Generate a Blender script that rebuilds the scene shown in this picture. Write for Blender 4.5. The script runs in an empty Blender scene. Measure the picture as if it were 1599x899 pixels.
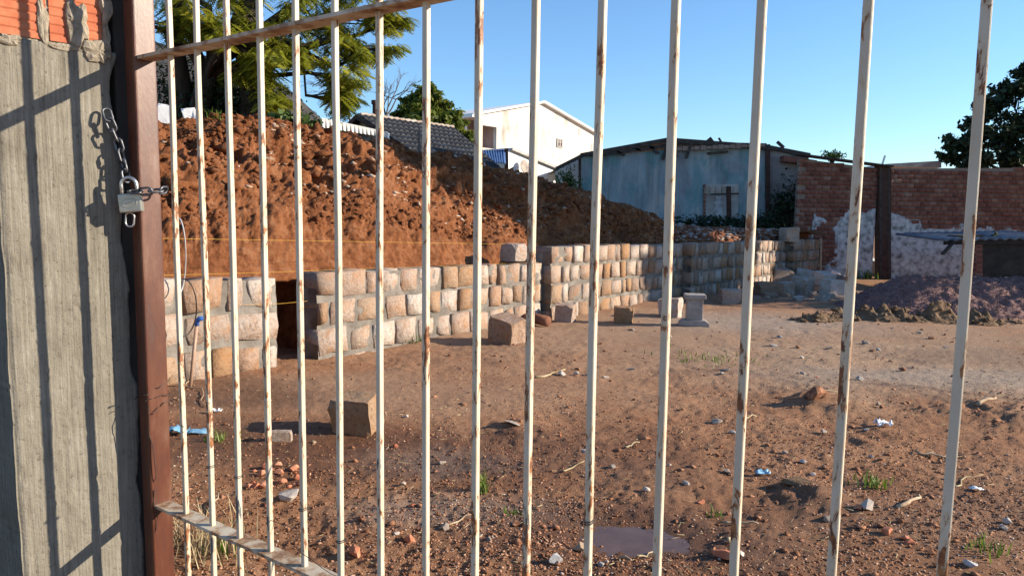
import bpy, bmesh, math, random
import numpy as np
from mathutils import Vector, Matrix

# ------------------------------------------------------------------ camera, sky, sun, exposure
scene = bpy.context.scene
COL = scene.collection
F = 1100.0                                   # focal length in photo pixels (1599 wide)
EYE = Vector((0.0, 0.0, 1.5))
upc = Vector((154.0, 10674.0, 1100.0)).normalized()          # world up seen from the camera
fwc = Vector((0, 0, -1)); fwc = (fwc - fwc.dot(upc) * upc).normalized()
rtc = fwc.cross(upc)
RC = Matrix((rtc, fwc, upc))                 # camera -> world rotation
cam_d = bpy.data.cameras.new('camera'); cam = bpy.data.objects.new('camera', cam_d); COL.objects.link(cam)
cam.matrix_world = Matrix.Translation(EYE) @ RC.to_4x4()
cam_d.sensor_width = 36.0; cam_d.lens = 36.0 * F / 1599.0
cam_d.clip_start = 0.05; cam_d.clip_end = 3000
scene.camera = cam

SUN_EL = math.radians(20.0); SUN_AZ = math.radians(-1.0)      # azimuth measured from +X towards +Y
sdir = Vector((math.cos(SUN_EL) * math.cos(SUN_AZ), math.cos(SUN_EL) * math.sin(SUN_AZ), math.sin(SUN_EL)))
world = bpy.data.worlds.new('World'); scene.world = world; world.use_nodes = True
wn = world.node_tree.nodes; wl = world.node_tree.links
sky = wn.new('ShaderNodeTexSky'); sky.sky_type = 'NISHITA'; sky.sun_disc = False
sky.sun_elevation = SUN_EL; sky.sun_rotation = math.pi / 2 - SUN_AZ
sky.air_density = 1.15; sky.dust_density = 0.05; sky.ozone_density = 6.0; sky.altitude = 50
wl.new(sky.outputs['Color'], wn['Background'].inputs['Color']); wn['Background'].inputs['Strength'].default_value = 0.116
sun_d = bpy.data.lights.new('sun', 'SUN'); sun_d.energy = 5.0; sun_d.angle = math.radians(0.5); sun_d.color = (1.0, 0.87, 0.70)
sun = bpy.data.objects.new('sun', sun_d); COL.objects.link(sun)
sun.rotation_euler = sdir.to_track_quat('Z', 'Y').to_euler(); sun.location = (20, 0, 20)
scene.view_settings.view_transform = 'Standard'; scene.view_settings.look = 'None'
scene.view_settings.exposure = 1.0; scene.view_settings.gamma = 1.0

rnd = random.Random(7)
R = np.random.RandomState(11)

# ------------------------------------------------------------------ placing helpers
def W(u, v, Y):
    """world point seen at photo pixel (u, v) at forward distance Y"""
    d = RC @ Vector(((u - 799.5) / F, -(v - 449.5) / F, -1.0))
    return EYE + d * (Y / d.y)
SL = 0.0205
def gz(x, y): return -SL * max(y, 0.0) if y < 60 else -SL * 60
def G(u, v):
    d = RC @ Vector(((u - 799.5) / F, -(v - 449.5) / F, -1.0))
    t = (-EYE.z) / (d.z + SL * d.y)
    return EYE + d * t

# ------------------------------------------------------------------ noise
def _h(ix, iy, iz, seed):
    h = (ix.astype(np.int64) * 374761393 + iy.astype(np.int64) * 668265263 + iz.astype(np.int64) * 2147483647 + seed * 974634777) & 0xffffffff
    h = ((h ^ (h >> 13)) * 1274126177) & 0xffffffff
    h = ((h ^ (h >> 16)) * 2246822519) & 0xffffffff
    return ((h ^ (h >> 15)) & 0xffffff) / float(0xffffff) * 2 - 1
def noise3(x, y, z, seed=0):
    x, y, z = np.broadcast_arrays(np.asarray(x, float), np.asarray(y, float), np.asarray(z, float))
    i, j, k = np.floor(x), np.floor(y), np.floor(z)
    fx, fy, fz = x - i, y - j, z - k
    fx = fx * fx * (3 - 2 * fx); fy = fy * fy * (3 - 2 * fy); fz = fz * fz * (3 - 2 * fz)
    o = 0
    for a in (0, 1):
        for b in (0, 1):
            for c in (0, 1):
                o = o + _h(i + a, j + b, k + c, seed) * (fx if a else 1 - fx) * (fy if b else 1 - fy) * (fz if c else 1 - fz)
    return o
def fbm(x, y, z=0.0, oct=4, seed=0, gain=0.5):
    o = 0; a = 1.0; s = 1.0
    x = np.asarray(x, float); y = np.asarray(y, float); z = np.asarray(z, float)
    for n in range(oct):
        o = o + a * noise3(x * s + 17.3 * n, y * s - 9.1 * n, z * s + 3.7 * n, seed + n); a *= gain; s *= 2.03
    return o

# ------------------------------------------------------------------ mesh helpers
def mesh_np(name, verts, quads=None, tris=None, smooth=False):
    me = bpy.data.meshes.new(name)
    verts = np.asarray(verts, np.float32).reshape(-1, 3)
    nq = 0 if quads is None else len(quads); nt = 0 if tris is None else len(tris)
    me.vertices.add(len(verts)); me.vertices.foreach_set('co', verts.ravel())
    idx = []; tot = []
    if nq: idx.append(np.asarray(quads, np.int32).ravel()); tot.append(np.full(nq, 4, np.int32))
    if nt: idx.append(np.asarray(tris, np.int32).ravel()); tot.append(np.full(nt, 3, np.int32))
    idx = np.concatenate(idx); tot = np.concatenate(tot)
    st = np.concatenate(([0], np.cumsum(tot)[:-1])).astype(np.int32)
    me.loops.add(len(idx)); me.loops.foreach_set('vertex_index', idx)
    me.polygons.add(len(tot)); me.polygons.foreach_set('loop_start', st); me.polygons.foreach_set('loop_total', tot)
    if smooth: me.polygons.foreach_set('use_smooth', np.ones(len(tot), bool))
    me.update(calc_edges=True); me.validate()
    return me
def link(name, me, m=None, parent=None):
    o = bpy.data.objects.new(name, me); COL.objects.link(o)
    if m is not None and len(me.materials) == 0: me.materials.append(m)
    if parent is not None: o.parent = parent
    return o
def empty(name, loc=(0, 0, 0), rz=0.0):
    o = bpy.data.objects.new(name, None); COL.objects.link(o); o.location = loc; o.rotation_euler = (0, 0, rz)
    o.empty_display_size = 0.1
    return o
def tag(o, label=None, cat=None, group=None, kind=None):
    if label: o['label'] = label
    if cat: o['category'] = cat
    if group: o['group'] = group
    if kind: o['kind'] = kind
    return o

class MB:
    def __init__(s): s.v = []; s.f = []
    def add(s, vs, fs):
        n = len(s.v); s.v += [tuple(p) for p in vs]; s.f += [tuple(i + n for i in f) for f in fs]; return s
    def box(s, c, size, rz=0.0, rot=None):
        M = rot if rot is not None else Matrix.Rotation(rz, 3, 'Z'); c = Vector(c)
        vs = [c + M @ Vector((sx * size[0] / 2, sy * size[1] / 2, sz * size[2] / 2)) for sz in (-1, 1) for sy in (-1, 1) for sx in (-1, 1)]
        return s.add(vs, [(0, 2, 3, 1), (4, 5, 7, 6), (0, 1, 5, 4), (2, 6, 7, 3), (0, 4, 6, 2), (1, 3, 7, 5)])
    def beam(s, a, b, w, h, up=(0, 0, 1)):
        a, b = Vector(a), Vector(b); d = (b - a); L = d.length; d.normalize()
        x = d.cross(Vector(up)); x = x.normalized() if x.length > 1e-4 else Vector((1, 0, 0)); z = x.cross(d)
        M = Matrix((x, d, z)).transposed()
        return s.box((a + b) / 2, (w, L, h), rot=M)
    def prism(s, poly, ext):
        n = len(poly); e = Vector(ext); A = [Vector(p) for p in poly]; B = [p + e for p in A]
        fs = [tuple(range(n))[::-1], tuple(range(n, 2 * n))] + [(i, (i + 1) % n, n + (i + 1) % n, n + i) for i in range(n)]
        return s.add(A + B, fs)
    def tube(s, pts, rad, n=6, cap=True):
        pts = [Vector(p) for p in pts]; rad = rad if isinstance(rad, (list, tuple)) else [rad] * len(pts)
        vs = []; ref = None
        for i, p in enumerate(pts):
            d = (pts[min(i + 1, len(pts) - 1)] - pts[max(i - 1, 0)])
            d = d.normalized() if d.length > 1e-9 else Vector((0, 0, 1))
            if ref is None: ref = Vector((1, 0, 0)) if abs(d.x) < 0.8 else Vector((0, 1, 0))
            x = (ref - d * ref.dot(d)).normalized(); y = d.cross(x); ref = x
            for k in range(n):
                a = 2 * math.pi * k / n; vs.append(p + (x * math.cos(a) + y * math.sin(a)) * rad[i])
        fs = [(i * n + k, i * n + (k + 1) % n, (i + 1) * n + (k + 1) % n, (i + 1) * n + k) for i in range(len(pts) - 1) for k in range(n)]
        if cap: fs += [tuple(range(n))[::-1], tuple(range((len(pts) - 1) * n, len(pts) * n))]
        return s.add(vs, fs)
    def loop(s, pts, r, n=6):
        """closed ring tube"""
        pts = [Vector(p) for p in pts]; m = len(pts); c = sum(pts, Vector()) / m
        nrm = (pts[0] - c).cross(pts[m // 4] - c).normalized(); vs = []
        for i, p in enumerate(pts):
            d = (pts[(i + 1) % m] - pts[i - 1]).normalized(); x = d.cross(nrm).normalized()
            for k in range(n):
                a = 2 * math.pi * k / n; vs.append(p + (x * math.cos(a) + nrm * math.sin(a)) * r)
        fs = [(i * n + k, i * n + (k + 1) % n, ((i + 1) % m) * n + (k + 1) % n, ((i + 1) % m) * n + k) for i in range(m) for k in range(n)]
        return s.add(vs, fs)
    def mesh(s, name, smooth=False):
        me = bpy.data.meshes.new(name); me.from_pydata([tuple(v) for v in s.v], [], s.f)
        bm = bmesh.new(); bm.from_mesh(me); bmesh.ops.recalc_face_normals(bm, faces=bm.faces); bm.to_mesh(me); bm.free()
        if smooth: me.polygons.foreach_set('use_smooth', np.ones(len(me.polygons), bool))
        me.update(); return me
    def build(s, name, m, parent=None, smooth=False): return link(name, s.mesh(name, smooth), m, parent)

def bevel_mesh(me, w, seg=2, ang=0.5):
    bm = bmesh.new(); bm.from_mesh(me)
    es = [e for e in bm.edges if len(e.link_faces) == 2 and e.calc_face_angle(0) > ang]
    bmesh.ops.bevel(bm, geom=es, offset=w, segments=seg, affect='EDGES', profile=0.6)
    bm.to_mesh(me); bm.free(); return me

# ------------------------------------------------------------------ materials
def nt(name):
    m = bpy.data.materials.new(name); m.use_nodes = True
    return m, m.node_tree.nodes, m.node_tree.links, m.node_tree.nodes['Principled BSDF']
def ramp(N, stops, interp='LINEAR'):
    r = N.new('ShaderNodeValToRGB'); r.color_ramp.interpolation = interp
    el = r.color_ramp.elements
    while len(el) < len(stops): el.new(0.5)
    for e, (p, c) in zip(el, stops): e.position = p; e.color = (c[0], c[1], c[2], 1)
    return r
def ntex(N, L, co, scale, detail=6, rough=0.6, dist=0.0):
    t = N.new('ShaderNodeTexNoise'); t.inputs['Scale'].default_value = scale; t.inputs['Detail'].default_value = detail
    t.inputs['Roughness'].default_value = rough; t.inputs['Distortion'].default_value = dist
    if co is not None: L.new(co, t.inputs['Vector'])
    return t
def mixc(N, L, fac, a, b, mode='MIX'):
    x = N.new('ShaderNodeMix'); x.data_type = 'RGBA'; x.blend_type = mode
    if isinstance(fac, float): x.inputs[0].default_value = fac
    else: L.new(fac, x.inputs[0])
    for s, i in ((a, 6), (b, 7)):
        if isinstance(s, tuple): x.inputs[i].default_value = (s[0], s[1], s[2], 1)
        else: L.new(s, x.inputs[i])
    return x.outputs[2]
def coords(N, L, kind='pos', stretch=None, rand=False):
    if kind == 'pos': o = N.new('ShaderNodeNewGeometry').outputs['Position']
    else: o = N.new('ShaderNodeTexCoord').outputs['Object']
    if stretch:
        mp = N.new('ShaderNodeMapping'); mp.inputs['Scale'].default_value = stretch; L.new(o, mp.inputs['Vector']); o = mp.outputs['Vector']
    return o
def bump(N, L, B, h, strength, dist):
    b = N.new('ShaderNodeBump'); b.inputs['Strength'].default_value = strength; b.inputs['Distance'].default_value = dist
    L.new(h, b.inputs['Height']); L.new(b.outputs['Normal'], B.inputs['Normal']); return b
def pm(name, stops, scale=4.0, rough=0.85, bstr=0.5, bdist=0.01, bscale=None, stretch=None, objrand=0.0, metal=0.0, detail=8, spec=0.3, rrange=None):
    """noise-coloured procedural material with relief"""
    m, N, L, B = nt(name); co = coords(N, L, 'pos', stretch)
    t = ntex(N, L, co, scale, detail, 0.62)
    fac = t.outputs['Fac']
    if objrand:
        oi = N.new('ShaderNodeObjectInfo'); ma = N.new('ShaderNodeMath'); ma.operation = 'MULTIPLY_ADD'
        L.new(oi.outputs['Random'], ma.inputs[0]); ma.inputs[1].default_value = objrand
        mb = N.new('ShaderNodeMath'); mb.operation = 'SUBTRACT'; L.new(fac, mb.inputs[0]); mb.inputs[1].default_value = objrand / 2
        L.new(mb.outputs[0], ma.inputs[2]); fac = ma.outputs[0]
    r = ramp(N, stops); L.new(fac, r.inputs['Fac']); L.new(r.outputs['Color'], B.inputs['Base Color'])
    B.inputs['Roughness'].default_value = rough; B.inputs['Metallic'].default_value = metal; B.inputs['Specular IOR Level'].default_value = spec
    if bstr:
        t2 = ntex(N, L, co, bscale or scale * 5, 8, 0.65); bump(N, L, B, t2.outputs['Fac'], bstr, bdist)
    return m

M = {}
# soil of the lot, mixed by masks stored on the mesh (kind of soil, dampness)
def soil_mat():
    m, N, L, B = nt('lot_soil'); co = coords(N, L)
    a = N.new('ShaderNodeAttribute'); a.attribute_name = 'soil'
    sep = N.new('ShaderNodeSeparateColor'); L.new(a.outputs['Color'], sep.inputs['Color'])
    n1 = ntex(N, L, co, 1.3, 8, 0.65); n2 = ntex(N, L, co, 26, 10, 0.8); n3 = ntex(N, L, co, 75, 4, 0.7)
    r1 = ramp(N, [(0.30, (0.145, 0.062, 0.030)), (0.42, (0.245, 0.115, 0.058)), (0.54, (0.325, 0.170, 0.090)), (0.68, (0.41, 0.255, 0.155))]); 
    mx = N.new('ShaderNodeMath'); mx.operation = 'MULTIPLY_ADD'; L.new(n2.outputs['Fac'], mx.inputs[0]); mx.inputs[1].default_value = 0.55
    m2 = N.new('ShaderNodeMath'); m2.operation = 'MULTIPLY'; L.new(n1.outputs['Fac'], m2.inputs[0]); m2.inputs[1].default_value = 0.45; L.new(m2.outputs[0], mx.inputs[2])
    L.new(mx.outputs[0], r1.inputs['Fac'])
    r2 = ramp(N, [(0.3, (0.235, 0.140, 0.083)), (0.5, (0.325, 0.215, 0.138)), (0.7, (0.41, 0.30, 0.21))]); L.new(n2.outputs['Fac'], r2.inputs['Fac'])
    c = mixc(N, L, sep.outputs[0], r1.outputs['Color'], r2.outputs['Color'])
    # pale and reddish grit
    gr = ramp(N, [(0.60, (0, 0, 0)), (0.68, (1, 1, 1))]); L.new(n3.outputs['Fac'], gr.inputs['Fac'])
    gm = N.new('ShaderNodeMath'); gm.operation = 'MULTIPLY'; L.new(gr.outputs['Color'], gm.inputs[0]); gm.inputs[1].default_value = 0.55
    c = mixc(N, L, gm.outputs[0], c, (0.40, 0.22, 0.14))
    c = mixc(N, L, sep.outputs[2], c, (0.30, 0.26, 0.22))
    wet = mixc(N, L, sep.outputs[1], (1, 1, 1), (0.36, 0.31, 0.30))
    c = mixc(N, L, 1.0, c, wet, 'MULTIPLY')
    L.new(c, B.inputs['Base Color'])
    rr = N.new('ShaderNodeMapRange'); L.new(sep.outputs[1], rr.inputs[0]); rr.inputs[3].default_value = 0.95; rr.inputs[4].default_value = 0.5
    L.new(rr.outputs[0], B.inputs['Roughness']); B.inputs['Specular IOR Level'].default_value = 0.2
    nb = ntex(N, L, co, 45, 10, 0.8); bump(N, L, B, nb.outputs['Fac'], 1.0, 0.022)
    return m
M['soil'] = soil_mat()
def mound_mat():
    m, N, L, B = nt('red_earth'); co = coords(N, L)
    n1 = ntex(N, L, co, 0.9, 8, 0.62, 0.3); n2 = ntex(N, L, co, 9, 8, 0.7)
    mx = N.new('ShaderNodeMix'); mx.data_type = 'FLOAT'; mx.inputs[0].default_value = 0.65; L.new(n1.outputs['Fac'], mx.inputs[2]); L.new(n2.outputs['Fac'], mx.inputs[3])
    r = ramp(N, [(0.32, (0.060, 0.023, 0.012)), (0.43, (0.145, 0.052, 0.021)), (0.52, (0.225, 0.086, 0.036)), (0.61, (0.275, 0.128, 0.064)), (0.74, (0.33, 0.21, 0.14))])
    L.new(mx.outputs[0], r.inputs['Fac']); L.new(r.outputs['Color'], B.inputs['Base Color']); B.inputs['Roughness'].default_value = 0.97; B.inputs['Specular IOR Level'].default_value = 0.1
    nb = ntex(N, L, coords(N, L, 'pos', (1, 1, 0.55)), 13, 12, 0.8); bump(N, L, B, nb.outputs['Fac'], 1.0, 0.05)
    return m
M['mound'] = mound_mat()
def stone_mat():
    m, N, L, B = nt('hewn_sandstone'); co = coords(N, L)
    oi = N.new('ShaderNodeObjectInfo')
    r0 = ramp(N, [(0.0, (0.34, 0.25, 0.195)), (0.15, (0.43, 0.375, 0.33)), (0.3, (0.31, 0.19, 0.105)), (0.45, (0.47, 0.42, 0.37)), (0.6, (0.32, 0.21, 0.145)), (0.75, (0.39, 0.32, 0.27)), (0.88, (0.24, 0.175, 0.135)), (1.0, (0.33, 0.19, 0.095))])
    L.new(oi.outputs['Random'], r0.inputs['Fac'])
    n1 = ntex(N, L, co, 6, 8, 0.65, 0.4)
    f1 = ramp(N, [(0.45, (0, 0, 0)), (0.70, (1, 1, 1))]); L.new(n1.outputs['Fac'], f1.inputs['Fac'])
    fm = N.new('ShaderNodeMath'); fm.operation = 'MULTIPLY'; L.new(f1.outputs['Color'], fm.inputs[0]); fm.inputs[1].default_value = 0.7
    c = mixc(N, L, fm.outputs[0], r0.outputs['Color'], (0.32, 0.155, 0.06))
    n2 = ntex(N, L, co, 25, 6, 0.7); f2 = ramp(N, [(0.32, (0.6, 0.58, 0.56)), (0.48, (1, 1, 1))]); L.new(n2.outputs['Fac'], f2.inputs['Fac'])
    c = mixc(N, L, 1.0, c, f2.outputs['Color'], 'MULTIPLY')
    L.new(c, B.inputs['Base Color']); B.inputs['Roughness'].default_value = 0.92; B.inputs['Specular IOR Level'].default_value = 0.2
    nb = ntex(N, L, co, 16, 10, 0.72); bump(N, L, B, nb.outputs['Fac'], 1.0, 0.035)
    return m
M['stone'] = stone_mat()
M['mortar'] = pm('wall_mortar', [(0.3, (0.10, 0.086, 0.072)), (0.5, (0.17, 0.15, 0.128)), (0.7, (0.235, 0.215, 0.19))], 5, 0.95, 0.8, 0.015, 30)
def concrete_mat():
    m, N, L, B = nt('board_marked_concrete'); co = coords(N, L, 'obj')
    st = coords(N, L, 'obj', (170, 170, 5)); n1 = ntex(N, L, st, 1.0, 8, 0.6, 0.5); n2 = ntex(N, L, co, 9, 8, 0.7); n3 = ntex(N, L, co, 90, 5, 0.7)
    mx = N.new('ShaderNodeMix'); mx.data_type = 'FLOAT'; mx.inputs[0].default_value = 0.45; L.new(n1.outputs['Fac'], mx.inputs[2]); L.new(n2.outputs['Fac'], mx.inputs[3])
    r = ramp(N, [(0.34, (0.105, 0.092, 0.070)), (0.45, (0.175, 0.157, 0.124)), (0.55, (0.22, 0.20, 0.160)), (0.68, (0.30, 0.28, 0.235))]); L.new(mx.outputs[0], r.inputs['Fac'])
    sp = ramp(N, [(0.30, (0.5, 0.48, 0.45)), (0.42, (1, 1, 1)), (0.66, (1, 1, 1)), (0.74, (1.35, 1.33, 1.3))]); L.new(n3.outputs['Fac'], sp.inputs['Fac'])
    c = mixc(N, L, 1.0, r.outputs['Color'], sp.outputs['Color'], 'MULTIPLY')
    L.new(c, B.inputs['Base Color']); B.inputs['Roughness'].default_value = 0.92; B.inputs['Specular IOR Level'].default_value = 0.25
    ad = N.new('ShaderNodeMath'); ad.operation = 'MULTIPLY_ADD'; L.new(n1.outputs['Fac'], ad.inputs[0]); ad.inputs[1].default_value = 0.7; L.new(n3.outputs['Fac'], ad.inputs[2])
    bump(N, L, B, ad.outputs[0], 0.9, 0.0026)
    return m
M['concrete'] = concrete_mat()
M['rubble_mortar'] = pm('splashed_mortar', [(0.3, (0.17, 0.14, 0.105)), (0.5, (0.29, 0.25, 0.19)), (0.7, (0.38, 0.33, 0.26))], 40, 0.95, 0.9, 0.006, 130)
def bar_mat():
    m, N, L, B = nt('worn_cream_paint'); tc = N.new('ShaderNodeTexCoord'); oi = N.new('ShaderNodeObjectInfo')
    of = N.new('ShaderNodeVectorMath'); of.operation = 'MULTIPLY_ADD'; cb = N.new('ShaderNodeCombineXYZ')
    L.new(oi.outputs['Random'], cb.inputs[0]); L.new(oi.outputs['Random'], cb.inputs[2]); L.new(cb.outputs[0], of.inputs[0]); of.inputs[1].default_value = (31, 0, 57); L.new(tc.outputs['Object'], of.inputs[2])
    mp = N.new('ShaderNodeMapping'); mp.inputs['Scale'].default_value = (1, 1, 0.28); L.new(of.outputs[0], mp.inputs['Vector'])
    n0 = ntex(N, L, of.outputs[0], 5, 5, 0.6); base = ramp(N, [(0.3, (0.43, 0.37, 0.28)), (0.6, (0.53, 0.475, 0.375)), (0.8, (0.59, 0.55, 0.465))]); L.new(n0.outputs['Fac'], base.inputs['Fac'])
    n1 = ntex(N, L, mp.outputs[0], 75, 8, 0.7, 0.6); n2 = ntex(N, L, of.outputs[0], 3.2, 3, 0.6)
    s = N.new('ShaderNodeMath'); s.operation = 'MULTIPLY_ADD'; L.new(n2.outputs['Fac'], s.inputs[0]); s.inputs[1].default_value = 0.62; L.new(n1.outputs['Fac'], s.inputs[2])
    f = ramp(N, [(0.888, (0, 0, 0)), (0.918, (1, 1, 1))]); L.new(s.outputs[0], f.inputs['Fac'])
    n3 = ntex(N, L, of.outputs[0], 70, 4, 0.6); rust = ramp(N, [(0.3, (0.07, 0.03, 0.018)), (0.5, (0.20, 0.075, 0.03)), (0.7, (0.36, 0.16, 0.06))]); L.new(n3.outputs['Fac'], rust.inputs['Fac'])
    st = ramp(N, [(0.78, (0, 0, 0)), (0.90, (1, 1, 1))]); L.new(s.outputs[0], st.inputs['Fac'])
    sm = N.new('ShaderNodeMath'); sm.operation = 'MULTIPLY'; L.new(st.outputs['Color'], sm.inputs[0]); sm.inputs[1].default_value = 0.5
    c = mixc(N, L, sm.outputs[0], base.outputs['Color'], (0.50, 0.33, 0.17))
    c = mixc(N, L, f.outputs['Color'], c, rust.outputs['Color'])
    # dark scuffed metal showing low on the bars
    n4 = ntex(N, L, mp.outputs[0], 22, 8, 0.65, 0.8); g = N.new('ShaderNodeSeparateXYZ'); L.new(tc.outputs['Object'], g.inputs[0])
    lo = N.new('ShaderNodeMapRange'); L.new(g.outputs['Z'], lo.inputs[0]); lo.inputs[1].default_value = 1.45; lo.inputs[2].default_value = 0.7; lo.inputs[3].default_value = 0.0; lo.inputs[4].default_value = 0.11; lo.clamp = True
    a4 = N.new('ShaderNodeMath'); a4.operation = 'ADD'; L.new(n4.outputs['Fac'], a4.inputs[0]); L.new(lo.outputs[0], a4.inputs[1])
    f4 = ramp(N, [(0.69, (0, 0, 0)), (0.72, (1, 1, 1))]); L.new(a4.outputs[0], f4.inputs['Fac'])
    c = mixc(N, L, f4.outputs['Color'], c, (0.06, 0.075, 0.085))
    L.new(c, B.inputs['Base Color']); B.inputs['Roughness'].default_value = 0.55; B.inputs['Specular IOR Level'].default_value = 0.35
    hb = N.new('ShaderNodeMath'); hb.operation = 'MULTIPLY_ADD'; L.new(f.outputs['Color'], hb.inputs[0]); hb.inputs[1].default_value = -0.6; L.new(n1.outputs['Fac'], hb.inputs[2])
    bump(N, L, B, hb.outputs[0], 0.5, 0.0015)
    return m
M['bar'] = bar_mat()
M['rail'] = pm('worn_rail_paint', [(0.34, (0.11, 0.05, 0.028)), (0.45, (0.28, 0.175, 0.10)), (0.53, (0.43, 0.36, 0.265)), (0.75, (0.54, 0.485, 0.385))], 18, 0.6, 0.5, 0.002, 80)
M['rail_under'] = M['rail']
M['redox'] = pm('red_oxide_primer', [(0.25, (0.072, 0.043, 0.036)), (0.40, (0.070, 0.023, 0.014)), (0.53, (0.092, 0.029, 0.015)), (0.64, (0.12, 0.05, 0.028)), (0.78, (0.17, 0.115, 0.095))], 8, 0.40, 0.25, 0.002, 60, stretch=(2.5, 2.5, 0.7), spec=0.4)
M['steel'] = pm('galvanised_steel', [(0.3, (0.42, 0.42, 0.42)), (0.7, (0.68, 0.68, 0.67))], 60, 0.33, 0.2, 0.001, 200, metal=0.9)
M['chain'] = pm('dull_chain_steel', [(0.3, (0.06, 0.065, 0.075)), (0.7, (0.22, 0.225, 0.24))], 90, 0.5, 0.2, 0.0006, 300, metal=0.85)
M['brass'] = pm('satin_padlock_metal', [(0.3, (0.36, 0.35, 0.30)), (0.7, (0.46, 0.45, 0.39))], 40, 0.38, 0.15, 0.0004, 300, metal=0.7)
M['ink'] = pm('engraved_dark', [(0.3, (0.26, 0.26, 0.22)), (0.7, (0.34, 0.33, 0.28))], 40, 0.6, 0)
M['hollow_brick'] = pm('terracotta_hollow_brick', [(0.3, (0.33, 0.085, 0.042)), (0.5, (0.42, 0.125, 0.06)), (0.7, (0.48, 0.19, 0.095))], 14, 0.85, 0.35, 0.003, 80)
M['brick'] = pm('old_orange_brick', [(0.20, (0.095, 0.038, 0.03)), (0.38, (0.175, 0.066, 0.048)), (0.52, (0.23, 0.095, 0.066)), (0.66, (0.26, 0.14, 0.10)), (0.82, (0.34, 0.24, 0.185))], 3.5, 0.95, 0.6, 0.01, 30, objrand=0.24)
M['brick_mortar'] = pm('lime_mortar', [(0.3, (0.20, 0.14, 0.11)), (0.7, (0.33, 0.25, 0.20))], 5, 0.95, 0.6, 0.01, 30)
M['plaster'] = pm('flaking_whitewash', [(0.34, (0.14, 0.135, 0.13)), (0.44, (0.31, 0.305, 0.30)), (0.52, (0.46, 0.455, 0.45)), (0.66, (0.60, 0.60, 0.595))], 5, 0.95, 0.8, 0.03, 9)
M['dark_wood'] = pm('rusty_dark_steel', [(0.3, (0.035, 0.02, 0.016)), (0.6, (0.075, 0.038, 0.028)), (0.8, (0.11, 0.06, 0.045))], 6, 0.85, 0.4, 0.006, 40)
M['burnt'] = pm('weathered_burnt_timber', [(0.3, (0.03, 0.026, 0.024)), (0.6, (0.075, 0.062, 0.052)), (0.8, (0.15, 0.12, 0.10))], 7, 0.9, 0.5, 0.01, 40)
def blue_mat():
    m, N, L, B = nt('peeling_blue_paint'); co = coords(N, L, 'pos', (1, 1, 0.55))
    n1 = ntex(N, L, co, 1.1, 9, 0.68, 0.5); n2 = ntex(N, L, co, 0.9, 9, 0.7, 0.8); n3 = ntex(N, L, coords(N, L, 'pos', (3, 3, 0.35)), 1.3, 8, 0.65)
    a = ramp(N, [(0.34, (0.15, 0.165, 0.18)), (0.44, (0.26, 0.285, 0.30)), (0.54, (0.27, 0.345, 0.365)), (0.66, (0.42, 0.41, 0.39))]); L.new(n1.outputs['Fac'], a.inputs['Fac'])
    f = ramp(N, [(0.53, (0, 0, 0)), (0.62, (.75, .75, .75))]); L.new(n2.outputs['Fac'], f.inputs['Fac'])
    c = mixc(N, L, f.outputs['Color'], a.outputs['Color'], (0.11, 0.27, 0.28))
    f3 = ramp(N, [(0.34, (0.72, 0.70, 0.68)), (0.52, (1, 1, 1))]); L.new(n3.outputs['Fac'], f3.inputs['Fac'])
    c = mixc(N, L, 1.0, c, f3.outputs['Color'], 'MULTIPLY')
    L.new(c, B.inputs['Base Color']); B.inputs['Roughness'].default_value = 0.9
    bump(N, L, B, n1.outputs['Fac'], 0.4, 0.03)
    return m
M['blue'] = blue_mat()
M['grey_render'] = pm('stained_grey_render', [(0.3, (0.13, 0.12, 0.12)), (0.5, (0.22, 0.20, 0.20)), (0.7, (0.33, 0.31, 0.30))], 1.6, 0.95, 0.5, 0.02, 12, stretch=(1, 1, 0.5))
M['infill'] = pm('cement_infill', [(0.3, (0.30, 0.27, 0.24)), (0.5, (0.42, 0.39, 0.36)), (0.7, (0.52, 0.50, 0.48))], 2.5, 0.95, 0.5, 0.015, 16)
M['white'] = pm('stained_white_wall', [(0.32, (0.30, 0.26, 0.22)), (0.42, (0.48, 0.44, 0.39)), (0.50, (0.58, 0.545, 0.50)), (0.8, (0.62, 0.595, 0.555))], 0.85, 0.9, 0.25, 0.02, 8, stretch=(1, 1, 0.45))
M['white_paint'] = pm('white_paint', [(0.3, (0.70, 0.69, 0.66)), (0.6, (0.80, 0.79, 0.76))], 5, 0.7, 0.2, 0.01, 20)
M['mauve'] = pm('balcony_inner_wall', [(0.3, (0.30, 0.18, 0.15)), (0.7, (0.38, 0.25, 0.21))], 2, 0.9, 0.2, 0.01)
M['glass'] = pm('dark_window_glass', [(0.3, (0.05, 0.05, 0.05)), (0.7, (0.09, 0.09, 0.09))], 3, 0.08, 0.0, spec=0.5)
M['dark_roof'] = pm('dark_fibre_cement', [(0.3, (0.045, 0.042, 0.04)), (0.5, (0.075, 0.07, 0.066)), (0.75, (0.13, 0.12, 0.11))], 2.2, 0.95, 0.6, 0.03, 9)
M['tile_roof'] = pm('slate_grey_tiles', [(0.3, (0.022, 0.022, 0.025)), (0.5, (0.036, 0.037, 0.041)), (0.75, (0.07, 0.071, 0.074))], 4, 0.8, 0.4, 0.02, 20)
M['cream_wall'] = pm('cream_wall', [(0.3, (0.34, 0.29, 0.17)), (0.7, (0.44, 0.39, 0.25))], 2, 0.9, 0.2, 0.01)
M['gravel'] = pm('pink_granite_gravel', [(0.25, (0.12, 0.062, 0.054)), (0.45, (0.215, 0.115, 0.098)), (0.6, (0.285, 0.165, 0.14)), (0.78, (0.39, 0.275, 0.245))], 40, 0.9, 0.9, 0.03, 60)
M['sand'] = pm('damp_building_sand', [(0.3, (0.085, 0.05, 0.028)), (0.5, (0.155, 0.095, 0.052)), (0.7, (0.235, 0.15, 0.085))], 3.5, 0.97, 0.9, 0.03, 18)
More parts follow.
